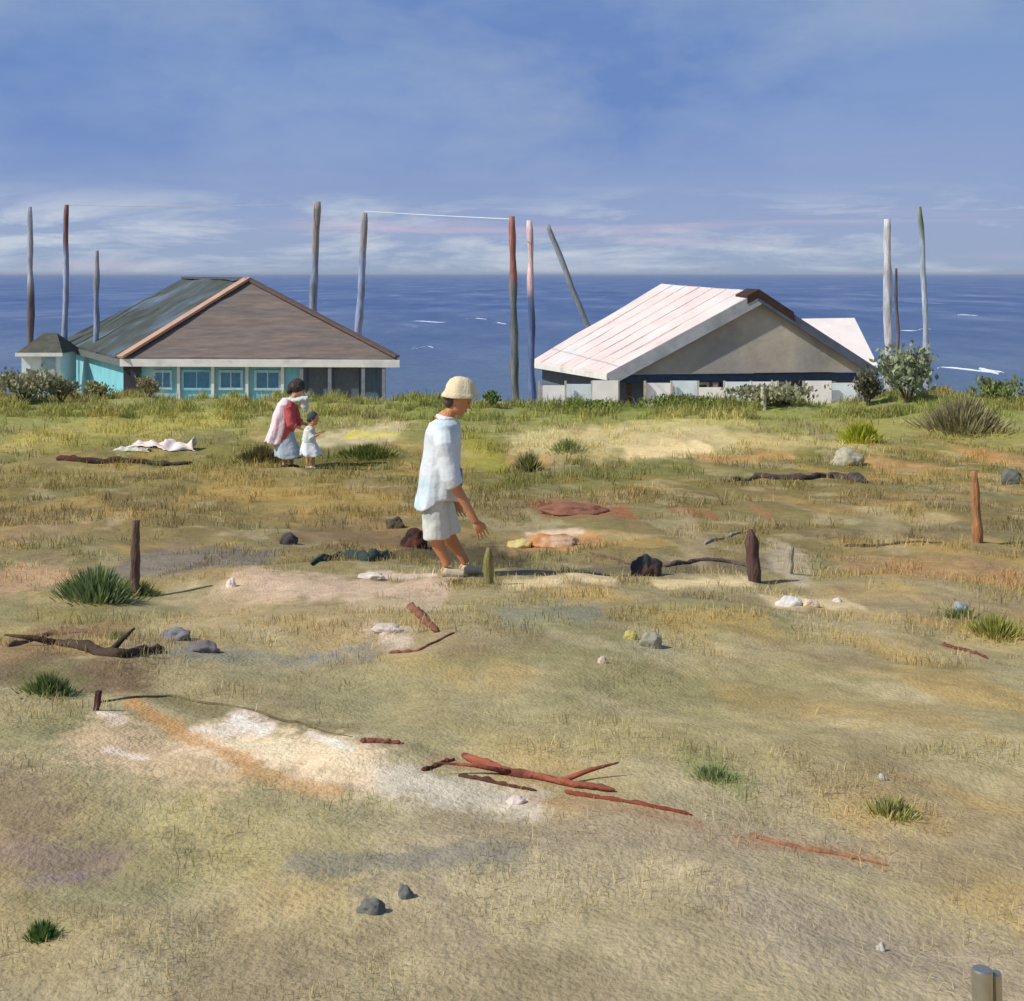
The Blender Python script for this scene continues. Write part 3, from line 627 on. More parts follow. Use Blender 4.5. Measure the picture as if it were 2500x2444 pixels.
# near arm (camera side) and far arm
sN, eN, wN = m3(1084, 1055, -.19), m3(1104, 1158, -.24), m3(1163, 1262, -.22)
mb.tube([sN, sN.lerp(eN, .5), eN], [.058, .050, .042], 12); mb.tube([eN, eN.lerp(wN, .3), wN], [.042, .043, .028], 12)
hand(mb, wN, (m3(1192, 1312, -.2)-wN), Vector((-.3, .9, -.2)), Vector((.75, .2, .45)), .19, .45)
sF, eF, wF = m3(1088, 1055, .19), m3(1082, 1155, .24), m3(1112, 1232, .22)
mb.tube([sF, sF.lerp(eF, .5), eF], [.058, .050, .042], 12); mb.tube([eF, eF.lerp(wF, .3), wF], [.042, .043, .028], 12)
hand(mb, wF, (m3(1126, 1268, .2)-wF), Vector((.4, -.6, .0)), Vector((.7, .3, .2)), .18, .6)
# legs
gN = m3(1094, 1408, -.10); gN.z = hz(gN.x, gN.y)+.09; gF = m3(1136, 1400, .14); gF.z = hz(gF.x, gF.y)+.10
hN, kN = m3(1060, 1200, -.09), m3(1068, 1306, -.10); hF, kF = m3(1066, 1200, .09), m3(1092, 1306, .12)
for h_, k_, g_ in ((hN, kN, gN), (hF, kF, gF)):
    mb.tube([h_, h_.lerp(k_, .5), k_], [.092, .076, .056], 14); mb.tube([k_, k_.lerp(g_, .3)-Vector((.012, 0, 0)), k_.lerp(g_, .7), g_], [.054, .056, .040, .034], 12)
    mb.tube([g_-Vector((.05, 0, .045)), g_+Vector((.04, 0, -.05)), g_+Vector((.11, -.01, -.075))], [.034, .032, .018], 10)
fuse(mb.build('body', skin, man), .0045, 2)
face_bits(man, hc_, hr, f, s_, u)
# hair under the hat
hb = MB(); hb.ell(hc_+u*.03-f*.03, (hr*1.03, hr*.86, hr*.95), (f, s_, u)); hb.ell(hc_-f*.055-u*.03, (hr*.62, hr*.82, hr*.75), (f, s_, u))
fuse(hb.build('hair', mat('grey_brown_hair', (92, 82, 74), rough=.9, var=.35, scale=40, bump=.8, bscale=90), man), .008, 2)
# hat: soft crown and a drooping brim
hp = MB(); nseg = 36; hu = (u*.92-f*.22+Vector((-.10, 0, .10))).normalized(); hf = (f-hu*f.dot(hu)).normalized(); hs = hu.cross(hf); ho = hc_+hu*hr*.42
rings = [(.0, 1.32), (.25, 1.28), (.6, 1.16), (1.02, 1.0)]; V = [ho+hu*hr*1.18-hf*.01]; 
for rr_, hh in ((.45, 1.12), (.82, .88), (1.04, .48), (1.12, .08), (1.20, -.06), (1.34, -.22), (1.32, -.26), (1.18, -.11), (1.0, .04)):
    for k in range(nseg):
        w = 2*math.pi*k/nseg; wob = 1+.05*math.sin(3*w+1)+.03*math.sin(7*w)
        dr = (-.14*abs(math.sin(w))+.06*math.cos(w)) if rr_ > 1.2 else 0
        V.append(ho+hf*math.cos(w)*hr*rr_*wob*1.06+hs*math.sin(w)*hr*rr_*.92*wob+hu*hr*(hh+dr))
Fs = [(0, 1+k, 1+(k+1) % nseg) for k in range(nseg)]
for i in range(8):
    for k in range(nseg): Fs.append((1+i*nseg+k, 1+(i+1)*nseg+k, 1+(i+1)*nseg+(k+1) % nseg, 1+i*nseg+(k+1) % nseg))
hat = mesh_obj('hat', V, Fs, mat('straw_hat', (226, 210, 174), rough=.85, var=.16, scale=14, bump=.6, bscale=70), man, True)
# shirt: loose, tail blown back
shirt = mat('white_shirt', (216, 222, 226), rough=.85, var=.08, scale=6, bump=.4, bscale=18, col2=(190, 212, 220), f2=(.5, .65), dist=.02)
sb = MB()
prof = [(1088, 1024, .075, .10), (1086, 1034, .122, .18), (1083, 1052, .142, .22), (1082, 1080, .142, .20), (1080, 1120, .142, .195), (1077, 1160, .145, .20), (1075, 1195, .148, .212), (1072, 1220, .150, .218)]
V = []; ns_ = 28
for (px, py, rx, ry) in prof:
    c = m3(px, py)
    for k in range(ns_):
        w = 2*math.pi*k/ns_; t = (py-1024)/200; fl = 1+.05*t*math.sin(5*w+py*.01)+.03*t*math.sin(9*w)
        bk_ = -.03*t*max(0, -math.cos(w)); V.append(c+Vector((math.cos(w)*rx*fl+bk_-.02*t*t*(math.cos(w) < -.4), math.sin(w)*ry*fl, -.03*t*math.sin(2*w+.6)+(-.05*t*t*(math.cos(w) < -.2)))))
Fs = [tuple(range(ns_))[::-1]]
for i in range(len(prof)-1):
    for k in range(ns_): Fs.append((i*ns_+k, i*ns_+(k+1) % ns_, (i+1)*ns_+(k+1) % ns_, (i+1)*ns_+k))
Fs.append(tuple((len(prof)-1)*ns_+k for k in range(ns_))); sb.add(V, Fs)
sb.tube([m3(1086, 1046, -.13), sN.lerp(eN, .25)+Vector((0, -.01, 0)), sN.lerp(eN, .6), eN+Vector((0, 0, .0)), eN.lerp(wN, .16)], [.085, .085, .082, .078, .072], 14)
sb.tube([m3(1088, 1046, .13), sF.lerp(eF, .25), sF.lerp(eF, .6), eF, eF.lerp(wF, .16)], [.085, .085, .082, .078, .072], 14)
so_ = fuse(sb.build('shirt', shirt, man), .009, 3); folds(so_, .16, .024, 'shirt_folds')
cb = MB(); cb.tube([m3(1088+12*math.cos(w*.3927)*1.5, 1020+4*math.cos(w*.3927), .085*math.sin(w*.3927)) for w in range(17)], .022, 8)
fuse(cb.build('collar', mat('white_collar', (238, 236, 240), rough=.8, var=.05, bump=.2), man), .007, 2)
# shorts
sh = MB(); V = []
sh.ell(m3(1066, 1200), (.125, .155, .10)); 
for h_, k_, dx in ((hN, kN, 0), (hF, kF, .0)):
    e_ = h_.lerp(k_, 1.03); sh.tube([h_+Vector((0, 0, .04)), h_.lerp(k_, .5), e_], [.088, .106, .106], 16)
folds(fuse(sh.build('shorts', mat('pale_linen_shorts', (216, 218, 210), rough=.9, var=.12, scale=8, bump=.4, bscale=20, col2=(170, 174, 164), f2=(.5, .7), dist=.02), man), .009, 3), .15, .02, 'short_folds')
# blue cloth hanging from the far hand side pocket and shoes
pk = MB(); c = m3(1124, 1160, -.12); pk.box(c, (.022, .05, .07), (Vector((1, 0, 0)), Y, Vector((0, 0, 1))))
o = fuse(pk.build('blue_pocket', mat('blue_cloth', (126, 146, 174), rough=.9, var=.15, bump=.3), man), .008, 3)
for g_ in (gN, gF):
    sb2 = MB(); sb2.tube([g_-Vector((.05, 0, .06)), g_+Vector((-.01, 0, -.052)), g_+Vector((.05, 0, -.06)), g_+Vector((.135, -.01, -.07))], [.033, .045, .041, .028], 12, flat=1)
    fuse(sb2.build('shoe', mat('white_shoe', (196, 182, 156), rough=.7, var=.1, bump=.2), man), .006, 2)

# --- woman and child lower on the slope
def figure(D, label, lean, J, colors, name='person', parts=None): pass
DW = 26.4; SW = DW/F
def w3(px, py, dy=0): return Vector(((px-CX0)*SW, DW+dy, CZ+(HY-py)*SW))
bw = Vector((w3(705, 1130).x, DW, hz(w3(705, 1130).x, DW)))
wo_ = empty('person', bw, 'dark haired person in red and pinkish white top with pale blue skirt, looking down right', 'person')
mb = MB(); hc_ = w3(728, 948); hr = .115; f, s_, u = head(mb, hc_, hr, Vector((.85, -.25, -.42)), (.3, 0, 1))
wskin = mat('light_skin', (212, 152, 112), rough=.6, var=.1, bump=.1)
gz = bw.z
mb.tube([w3(708, 985), w3(716, 972), w3(724, 958)], [.07, .055, .052], 12)
mb.tube([w3(706, 985), w3(702, 1010), w3(697, 1040), w3(694, 1062)], [.09, .125, .11, .125], 16); mb.ell(w3(705, 990), (.10, .18, .08))
sN, eN, wN = w3(706, 992, -.17), w3(716, 1034, -.22), w3(748, 1046, -.20)
sF, eF, wF = w3(712, 992, .15), w3(722, 1032, .17), w3(752, 1040, .12)
for a, b_, c in ((sN, eN, wN), (sF, eF, wF)):
    mb.tube([a, b_], [.05, .038], 12); mb.tube([b_, c], [.038, .026], 12); hand(mb, c, (c-b_).normalized()+Vector((0, 0, -.2)), Vector((0, .1, -1)), Vector((.2, -.9, .1)), .17, .4)
lg = []
for dx, dy in ((-4, -.09), (10, .09)):
    h_ = w3(694, 1062, dy); k_ = w3(698+dx, 1098, dy); g_ = w3(700+dx, 1125, dy); g_.z = hz(g_.x, g_.y)+.07
    mb.tube([h_, k_, g_], [.09, .058, .036], 12); mb.tube([g_-Vector((.04, 0, .03)), g_+Vector((.15, -.03, -.045))], [.035, .026], 8); lg.append(g_)
fuse(mb.build('body', wskin, wo_), .009, 3); face_bits(wo_, hc_, hr, f, s_, u)
hb = MB(); hb.ell(hc_+u*.035-f*.035, (hr*1.22, hr*1.1, hr*1.18), (f, s_, u)); hb.ell(hc_-f*.11-u*.02, (hr*.8, hr*.95, hr*.9), (f, s_, u)); hb.ell(hc_-f*.13-u*.11, (hr*.5, hr*.7, hr*.7), (f, s_, u))
folds(fuse(hb.build('hair', mat('dark_hair', (66, 56, 56), rough=.9, var=.5, scale=20, bump=.8, bscale=50, col2=(104, 96, 100), f2=(.5, .7)), wo_), .012, 2), .05, .03, 'hair_folds')
def garment(parent, name, prof, m, conv, ns_=24, fold=.06, vox=.012, extra=None, ft=.12, strg=.022):
    g = MB(); V = []
    for i, (px, py, rx, ry) in enumerate(prof):
        c = conv(px, py)
        for k in range(ns_):
            w = 2*math.pi*k/ns_; t = i/(len(prof)-1); fl = 1+fold*t*math.sin(6*w+i*.4)
            V.append(c+Vector((math.cos(w)*rx*fl, math.sin(w)*ry*fl, -.03*t*math.sin(3*w))))
    Fs = [tuple(range(ns_))[::-1]]
    for i in range(len(prof)-1):
        for k in range(ns_): Fs.append((i*ns_+k, i*ns_+(k+1) % ns_, (i+1)*ns_+(k+1) % ns_, (i+1)*ns_+k))
    Fs.append(tuple((len(prof)-1)*ns_+k for k in range(ns_))); g.add(V, Fs)
    if extra: extra(g)
    return folds(fuse(g.build(name, m, parent), vox, 2), ft, strg, name+'_folds')
red = mat('red_cloth', (196, 88, 90), rough=.85, var=.2, scale=5, bump=.4)
pinkw = mat('pinkish_white_cloth', (236, 214, 220), rough=.85, var=.08, scale=9, bump=.4, stretch=(1, 1, .15), col2=(206, 96, 100), f2=(.56, .66))
garment(wo_, 'skirt', [(697, 1050, .14, .15), (696, 1070, .19, .19), (701, 1095, .23, .22), (706, 1116, .26, .24)], mat('pale_blue_skirt', (178, 192, 204), rough=.9, var=.15, scale=6, bump=.4, col2=(140, 158, 186), f2=(.5, .66)), w3)
def sl_red(g):
    for a, b_, c in ((sN, eN, wN), (sF, eF, wF)): g.tube([a, a.lerp(b_, .5), b_, b_.lerp(c, .35)], [.085, .09, .09, .08], 12)
garment(wo_, 'red_top', [(707, 976, .06, .08), (706, 986, .11, .18), (703, 1010, .15, .20), (698, 1040, .16, .19), (690, 1062, .19, .20), (684, 1078, .21, .20)], red, w3, extra=sl_red)
garment(wo_, 'white_drape', [(700, 972, .07, .10), (695, 986, .13, .21), (690, 1010, .165, .225), (685, 1040, .18, .225), (679, 1062, .19, .22), (673, 1080, .20, .21)], pinkw, w3, fold=.12)
def scf(g): pass
sc = MB(); sc.tube([w3(708, 972, -.08), w3(722, 976, -.14), w3(738, 974, -.16), w3(752, 972, -.14), w3(762, 978, -.12)], [.05, .07, .09, .085, .04], 10, .2, flat=.6); sc.tube([w3(742, 978, -.14), w3(748, 992, -.15), w3(750, 1004, -.15)], [.08, .07, .03], 10)
folds(fuse(sc.build('scarf', mat('pale_grey_scarf', (208, 210, 204), rough=.9, var=.15, scale=8, bump=.4), wo_), .012, 2), .06, .03, 'scarf_folds')
for g_ in lg: fuse(MB().tube([g_-Vector((.06, 0, .04)), g_+Vector((.0, 0, -.035)), g_+Vector((.16, -.03, -.05))], [.032, .044, .03], 10).build('shoe', mat('dark_shoe', (70, 60, 56)), wo_), .008, 2)

DC = 25.9; SK = DC/F
def k3(px, py, dy=0): return Vector(((px-CX0)*SK, DC+dy, CZ+(HY-py)*SK))
bc = Vector((k3(757, 1120).x, DC, hz(k3(757, 1120).x, DC)))
ch = empty('person', bc, 'small dark haired child in white clothes standing close before the red topped person', 'person')
mb = MB(); hc_ = k3(766, 1022); hr = .098; f, s_, u = head(mb, hc_, hr, Vector((.9, -.25, -.25)), (.2, 0, 1))
mb.tube([k3(756, 1046), k3(760, 1036)], [.05, .04], 10); mb.tube([k3(755, 1046), k3(753, 1062), k3(755, 1078)], [.075, .095, .095], 14); mb.ell(k3(755, 1048), (.07, .12, .06))
for dy in (-.12, .12):
    a, b_, c = k3(757, 1048, dy), k3(764, 1066, dy*1.25), k3(782, 1058, dy); mb.tube([a, b_], [.035, .028], 10); mb.tube([b_, c], [.028, .02], 10); hand(mb, c, (c-b_), Vector((0, 0, -1)), Vector((.2, -.9, .1)), .11, .4)
lg = []
for dx, dy in ((-5, -.06), (7, .06)):
    h_ = k3(755, 1078, dy); k_ = k3(757+dx, 1100, dy); g_ = k3(757+dx, 1116, dy); g_.z = hz(g_.x, g_.y)+.05; mb.tube([h_, k_, g_], [.062, .042, .028], 10); mb.tube([g_-Vector((.02, 0, .02)), g_+Vector((.10, -.02, -.03))], [.026, .02], 8); lg.append(g_)
fuse(mb.build('body', wskin, ch), .008, 3); face_bits(ch, hc_, hr, f, s_, u)
hb = MB(); hb.ell(hc_+u*.028-f*.03, (hr*1.06, hr*.98, hr*1.04), (f, s_, u)); hb.ell(hc_-f*.07-u*.03, (hr*.6, hr*.85, hr*.7), (f, s_, u))
fuse(hb.build('hair', mat('child_hair', (70, 76, 82), rough=.9, var=.4, scale=25, bump=.7, bscale=60), ch), .01, 2)
def slc(g):
    for dy in (-.12, .12): g.tube([k3(757, 1048, dy), k3(764, 1066, dy*1.25), k3(770, 1063, dy*1.2)], [.055, .05, .045], 10)
garment(ch, 'shirt', [(757, 1040, .05, .07), (756, 1048, .09, .13), (754, 1064, .11, .14), (754, 1078, .125, .14)], mat('child_white_shirt', (216, 220, 216), rough=.85, var=.1, bump=.4), k3, extra=slc, strg=.02)
garment(ch, 'skirt', [(754, 1072, .10, .12), (756, 1088, .15, .16), (759, 1104, .19, .19), (761, 1112, .20, .20)], mat('child_white_skirt', (228, 230, 236), rough=.85, var=.12, bump=.5), k3, fold=.14)
for g_ in lg: fuse(MB().tube([g_-Vector((.035, 0, .025)), g_+Vector((.11, -.02, -.03))], [.03, .024], 10).build('shoe', mat('white_child_shoe', (214, 210, 206)), ch), .007, 2)

# ------------------------------------------------------------------ plants
def shrub(px, py, wpx, hpx, c1, c2, label, leaves=700, leaf=.06, D=None, seed=0, upright=False, group='shrubs on the dune', cat='shrub', nm='shrub'):
    rs = random.Random(seed+int(px)); leaves = int(leaves*(1.5 if upright else 1)); g = at(px, py) if D is None else Vector(((px-CX0)/F*D, D, hz((px-CX0)/F*D, D)))
    k = g.y/F; w = wpx/2*k; h = hpx*k; root = empty(nm, g, label, cat, group)
    V = []; Fs = []; cols = []; st = MB(); nb = 9 if not upright else 13; tips = []
    for i in range(nb):
        a = rs.random()*6.28; rr = w*(.25+.65*rs.random()); top = g+Vector((math.cos(a)*rr, math.sin(a)*rr*.8, h*(.45+.5*rs.random()))); 
        mid = g.lerp(top, .5)+Vector((math.cos(a)*rr*.15, math.sin(a)*rr*.1, h*.06)); st.tube([g-Vector((0, 0, .04)), mid, top.lerp(mid, .4 if upright else 0)], [.3*(.016+.008*h), .2*(.011+.004*h), .001] if upright else [.016+.008*h, .011+.004*h, .004], 6); tips.append((mid, top))
    st.build('stem', mat('stem_bark', (96, 84, 68), bump=.4), root)
    for i in range(leaves):
        mid, top = rs.choice(tips); q_ = mid.lerp(top, rs.random()**.7*1.15); s0 = .28 if not upright else .16
        q_ = q_+Vector((rs.gauss(0, w*s0), rs.gauss(0, w*s0), rs.gauss(0, h*.12))); q_.z = max(q_.z, g.z+.01)
        if upright:
            aa, rd = rs.random()*6.28, w*abs(rs.gauss(0, .55)); q_ = Vector((g.x+math.cos(aa)*rd, g.y+math.sin(aa)*rd, 0)); q_.z = hz(q_.x, q_.y)-.01
        d = Vector((rs.gauss(0, .5), rs.gauss(0, .5), (.5 if not upright else 1.6)+rs.random()*.5)).normalized(); s1 = d.cross(Vector((rs.gauss(0, 1), rs.gauss(0, 1), rs.gauss(0, 1)))).normalized()
        if upright: d = (d+Vector((q_.x-g.x, q_.y-g.y, 0))*(.9/w)).normalized()
        ln = leaf*(.6+rs.random()*.8) if not upright else h*(.35+.75*rs.random())*(1-.45*min(1, (q_-g).xy.length/w)); wd = ln*.30 if not upright else h*.035
        b0 = len(V); V += [q_, q_+d*ln*.5+s1*wd, q_+d*ln, q_+d*ln*.5-s1*wd]; Fs.append((b0, b0+1, b0+2, b0+3))
        t = rs.random(); v_ = (1.6 if upright else 1.3)+.7*rs.random(); cc = [(s2l(c1)[j]*(1-t)+s2l(c2)[j]*t)*v_ for j in range(3)]; cols += [cc]*4
    mesh_obj('foliage', V, Fs, mat('shrub_leaves', None, rough=.7, var=.15, bump=0, attr='Col', spec=.2, trans=.25), root, cols=cols)
    return root
GA, GB = (104, 112, 88), (138, 140, 110)
SH = [
 (60, 1010, 150, 75, (112, 110, 92), (140, 138, 104), 'grey brown shrub on the dune crest at the far left edge', 1100, .13, 37.5, False),
 (150, 1020, 80, 60, (104, 106, 86), (134, 132, 96), 'small grey shrub on the crest in front of the white hut', 600, .12, 37.8, False),
 (240, 985, 70, 40, (108, 108, 76), (134, 130, 84), 'low olive shrub on the crest before the turquoise side wall', 500, .10, 38, False),
 (365, 985, 60, 38, (112, 104, 80), (138, 128, 90), 'low brownish shrub on the crest under the pavilion front wall', 420, .10, 38, False),
 (1450, 985, 190, 20, (82, 98, 40), (112, 120, 58), 'wide low bright green shrub before the left end of the windscreen', 900, .08, 38, False),
 (1650, 1000, 170, 26, (76, 90, 40), (104, 112, 52), 'dark green low shrub before the middle of the white windscreen', 900, .08, 37.6, False),
 (1200, 985, 50, 34, (60, 82, 40), (96, 108, 50), 'small dark green shrub right of the straw hat on the crest', 400, .09, 38, False),
 (1930, 990, 230, 40, (112, 112, 92), (140, 138, 104), 'broad grey olive shrub on the crest before the right end of the gable', 1700, .13, 37.6, False),
 (2120, 985, 70, 74, (78, 74, 62), (104, 104, 80), 'dark brown green shrub between the broad grey shrub and the pale leafed bush', 700, .13, 37.8, False),
 (2215, 1010, 110, 120, (110, 116, 98), (140, 146, 116), 'tall pale grey green bush on the crest near the right edge', 1300, .16, 37.2, False),
 (2100, 1080, 70, 60, (118, 124, 28), (144, 146, 50), 'bright yellow green tuft below the crest at right', 700, .12, None, True),
 (2350, 1050, 150, 90, (104, 100, 76), (130, 122, 88), 'upright brown green bush before the crest at right edge', 1100, .15, None, True),
 (2440, 1000, 110, 50, (84, 96, 52), (112, 120, 66), 'low green shrub on the crest at the right edge', 700, .12, 37.8, False),
 (235, 1465, 130, 95, (74, 96, 62), (112, 120, 78), 'loose green bush beside the brown post on the left', 750, .05, None, True),
 (330, 1450, 90, 50, (92, 104, 62), (126, 128, 76), 'short green tuft right of the brown post on the left', 420, .05, None, True),
 (290, 1560, 60, 26, (84, 102, 46), (116, 122, 60), 'tiny green tuft above the dark driftwood trunk', 260, .04, None, True),
 (120, 1690, 110, 60, (70, 90, 50), (104, 112, 66), 'dark green tuft under the driftwood trunk at left', 600, .035, None, True),
 (105, 2290, 60, 62, (50, 80, 38), (80, 104, 52), 'small deep green tuft in the bottom left corner', 260, .022, None, True),
 (1745, 1900, 130, 44, (104, 118, 76), (128, 134, 90), 'greyish green tuft beside the tip of the red branch', 600, .03, None, True),
 (2345, 1510, 90, 34, (72, 88, 56), (104, 112, 70), 'small dark green tuft with grey leaves near the right edge', 420, .045, None, True),
 (2430, 1550, 120, 60, (110, 112, 52), (134, 132, 70), 'yellowish green tuft at the right edge of the slope', 500, .045, None, True),
 (2180, 1990, 130, 60, (120, 122, 72), (142, 138, 88), 'faint olive grass tuft low on the right slope', 380, .03, None, True),
 (1290, 1150, 40, 60, (98, 100, 58), (128, 124, 76), 'thin upright green tuft right of the walking person', 260, .09, None, True),
 (900, 1115, 150, 40, (66, 76, 34), (98, 102, 46), 'dark green tuft in place of the shadow right of the child', 800, .09, None, True),  # coloured dark to stand for the shadow beside the figures
 (640, 1125, 110, 46, (70, 62, 42), (92, 88, 50), 'dark brown green tuft in place of the shadow left of the pale blue skirt', 600, .09, None, True),  # dark leaves stand for the woman's shadow on this side
 (1110, 1428, 90, 22, (110, 108, 66), (144, 134, 88), 'low dry grass tuft hiding the soles of the walking person', 260, .05, None, True),
 (1385, 1100, 90, 36, (104, 112, 68), (130, 132, 82), 'soft green tuft on the pale sandy patch in the middle', 400, .08, None, True),
]
for i, (px, py, w, h, c1, c2, lb, nl, lf, D, up) in enumerate(SH):
    shrub(px, py, w, h, c1, c2, lb, nl, lf, D, i, up, 'shrubs and tufts on the dune', 'tuft' if up else 'shrub', 'grass_tuft' if up else 'shrub')

# ------------------------------------------------------------------ posts, driftwood, stones, cloth
def stake(px, y0, y1, wpx, c, label, lean=0, r_top=.7, grp='short stakes in the sand', shape=0):
    g = at(px, y1); k = g.y/F; h = (y1-y0)*k; r = wpx/2*k; pts = []; rr = []
    for i in range(12):
        t = i/11; pts.append(g+Vector((lean*k*t+.01*mnoise.noise(Vector((px, t*4, 0))), .02*t, -.1+(h+.1)*t)))
        rr.append(r*(1-(1-r_top)*t)*(1+.28*mnoise.noise(Vector((t*6, px, 1))))*.85*(math.sqrt(max(.12, 1-((t-.75)/.25)**2)) if t > .75 and shape else 1))
    tag(MB().tube(pts, rr, 16, .35, seed=px*.1).build('stake', mat('stake_%d_%d_%d' % c, c, rough=.95, var=.45, scale=9, bump=1, bscale=26, stretch=(3, 3, .35), dist=.02), smooth=True, world=g), label, 'stake', grp)
stake(330, 1272, 1455, 30, (112, 88, 78), 'dark brown stake standing beside the green bush on the left')
stake(1845, 1294, 1422, 40, (100, 76, 70), 'rounded dark brown stake right of the middle, leaning slightly', -12, .9, shape=1)
stake(2388, 1150, 1325, 32, (172, 124, 86), 'orange brown stake near the right edge of the slope', -8, .6)
stake(1192, 1338, 1425, 40, (142, 132, 84), 'short pale olive rounded stump right of the walking legs', 0, .55, shape=1)
stake(1925, 1335, 1400, 26, (178, 166, 146), 'pale whitish stake right of the rounded brown stake', 6, .8)
stake(228, 1690, 1735, 22, (96, 62, 60), 'tiny reddish brown stake above the pale sand bank', 10, .8)
stake(1866, 945, 1000, 18, (196, 186, 158), 'small pale stake on the crest before the white windscreen', -4, .6)
stake(705, 1255, 1335, 24, (70, 70, 72), 'small dark blob-like stump in the brown grass', 0, .9, shape=1) if False else None

def drift(pts_px, wpx, c, label, cat='driftwood', nm='driftwood', lift=.4, seed=1, branches=(), c2=None, taper=(1, 1, .5)):
    W3 = [at(x, y) for x, y in pts_px]; k = W3[len(W3)//2].y/F; r = wpx/2*k; n_ = 26; pts = []; rr = []
    for i in range(n_):
        t = i/(n_-1)*(len(W3)-1); a = int(min(t, len(W3)-2)); q_ = W3[a].lerp(W3[a+1], t-a)
        q_ = Vector((q_.x, q_.y, hz(q_.x, q_.y)+r*lift*.6+.45*r*mnoise.noise(Vector((seed, i*.4, 0))))); pts.append(q_)
        s_ = i/(n_-1); tp_ = taper[0]*(1-s_)**2+2*taper[1]*s_*(1-s_)+taper[2]*s_**2; rr.append(r*.85*tp_*(1+.5*mnoise.noise(Vector((i*.7, seed, 2)))))
    rr[0] *= .5; rr[-1] *= .4
    b_ = MB().tube(pts, rr, 10, .6, seed=seed)
    for (s0, dx, dz, ln) in branches:
        p0 = pts[int(s0*(n_-1))]; p1 = p0+Vector((dx, .1*ln, dz)).normalized()*ln; b_.tube([p0, p0.lerp(p1, .5)+Vector((0, 0, .03*ln)), p1], [r*.55, r*.4, r*.15], 7, .2, seed=seed+s0)
    return tag(b_.build(nm, mat('wood_%d_%d_%d' % c, c, rough=.95, var=.45, scale=9, bump=1, bscale=30, col2=c2, dist=.02), smooth=True, world=W3[0]), label, cat, 'driftwood and branches lying on the dune')
drift([(140, 1125), (200, 1128), (330, 1130), (470, 1134)], 20, (76, 70, 62), 'long dark log lying on the green slope below the pavilion', seed=2, c2=(84, 50, 44), lift=.8)
drift([(300, 1166), (400, 1170)], 10, (84, 84, 76), 'short dark stick below the long log', seed=3)
drift([(760, 1382), (830, 1362), (900, 1372), (960, 1360)], 34, (58, 72, 68), 'thick dark green grey log behind the pinkish sand strip', seed=4, lift=.6, taper=(.4, 1.4, .8))
drift([(1780, 1178), (1850, 1166), (1960, 1172), (2040, 1166), (2115, 1180)], 26, (96, 78, 76), 'flat purplish brown log with a raised dark end on the right slope', seed=5, lift=.5, taper=(.4, .7, 1.3), c2=(60, 56, 60))
drift([(120, 1570), (180, 1580), (290, 1605), (400, 1590)], 34, (78, 64, 52), 'crooked dark driftwood trunk at the left with a broken end', seed=6, lift=.5, taper=(.3, 1.5, .8), branches=((.15, -1, .15, .3), (.6, .5, .5, .18)))
drift([(20, 1580), (120, 1550), (220, 1545), (310, 1560)], 18, (120, 94, 78), 'thin arching brown root left of the dark driftwood trunk', seed=7)
drift([(1030, 1882), (1085, 1862), (1110, 1856)], 15, (96, 58, 48), 'short dark red stick at the left tip of the red branch', seed=8)
drift([(1130, 1850), (1220, 1885), (1330, 1905), (1430, 1925), (1500, 1935)], 26, (112, 66, 54), 'long reddish brown branch forked across the lower slope', seed=9, lift=.9, c2=(150, 86, 66), branches=((.35, -1, .12, .28), (.6, .8, .25, .22)))
drift([(1120, 1895), (1220, 1915), (1310, 1932)], 16, (84, 54, 46), 'dark red stick lying just below the forked branch', seed=10)
drift([(1380, 1935), (1500, 1955), (1690, 1992)], 16, (142, 90, 70), 'rusty orange branch continuing right from the forked one', seed=11, c2=(120, 60, 44))
drift([(1830, 2040), (1920, 2065), (2060, 2090), (2170, 2115)], 15, (150, 106, 78), 'thin orange brown branch low on the right slope', seed=12)
drift([(880, 1812), (985, 1816)], 18, (124, 74, 60), 'short flat red brown stick right of the pale sand bank', seed=13)
drift([(1000, 1480), (1045, 1525), (1065, 1545)], 28, (132, 88, 70), 'short thick red brown stick below the pinkish sand strip', seed=14)
drift([(950, 1595), (1020, 1590), (1110, 1545)], 11, (130, 82, 66), 'thin reddish twig bent beside the blue grey hollow', seed=15)
drift([(1620, 1385), (1700, 1370), (1790, 1375), (1850, 1388)], 16, (96, 82, 76), 'dark twig arching between the dark stone and brown stake', seed=16)
drift([(1720, 1330), (1780, 1310), (1830, 1296)], 12, (160, 146, 136), 'pale grey stick leaning toward the rounded brown stake', seed=17)
drift([(2300, 1575), (2360, 1590), (2410, 1610)], 14, (132, 100, 78), 'brown stick below the small green tuft near the right edge', seed=18, c2=(110, 60, 52))
drift([(240, 1715), (420, 1700), (640, 1740), (860, 1800)], 9, (110, 100, 72), 'long thin olive root running above the pale sand bank', seed=19)
drift([(2060, 1335), (2180, 1330), (2300, 1325)], 10, (96, 86, 72), 'thin dark stick lying far right below the orange stake', seed=20)
drift([(1440, 1350), (1520, 1375), (1600, 1392)], 10, (110, 84, 74), 'thin brown stick left of the dark slate stone', seed=21)

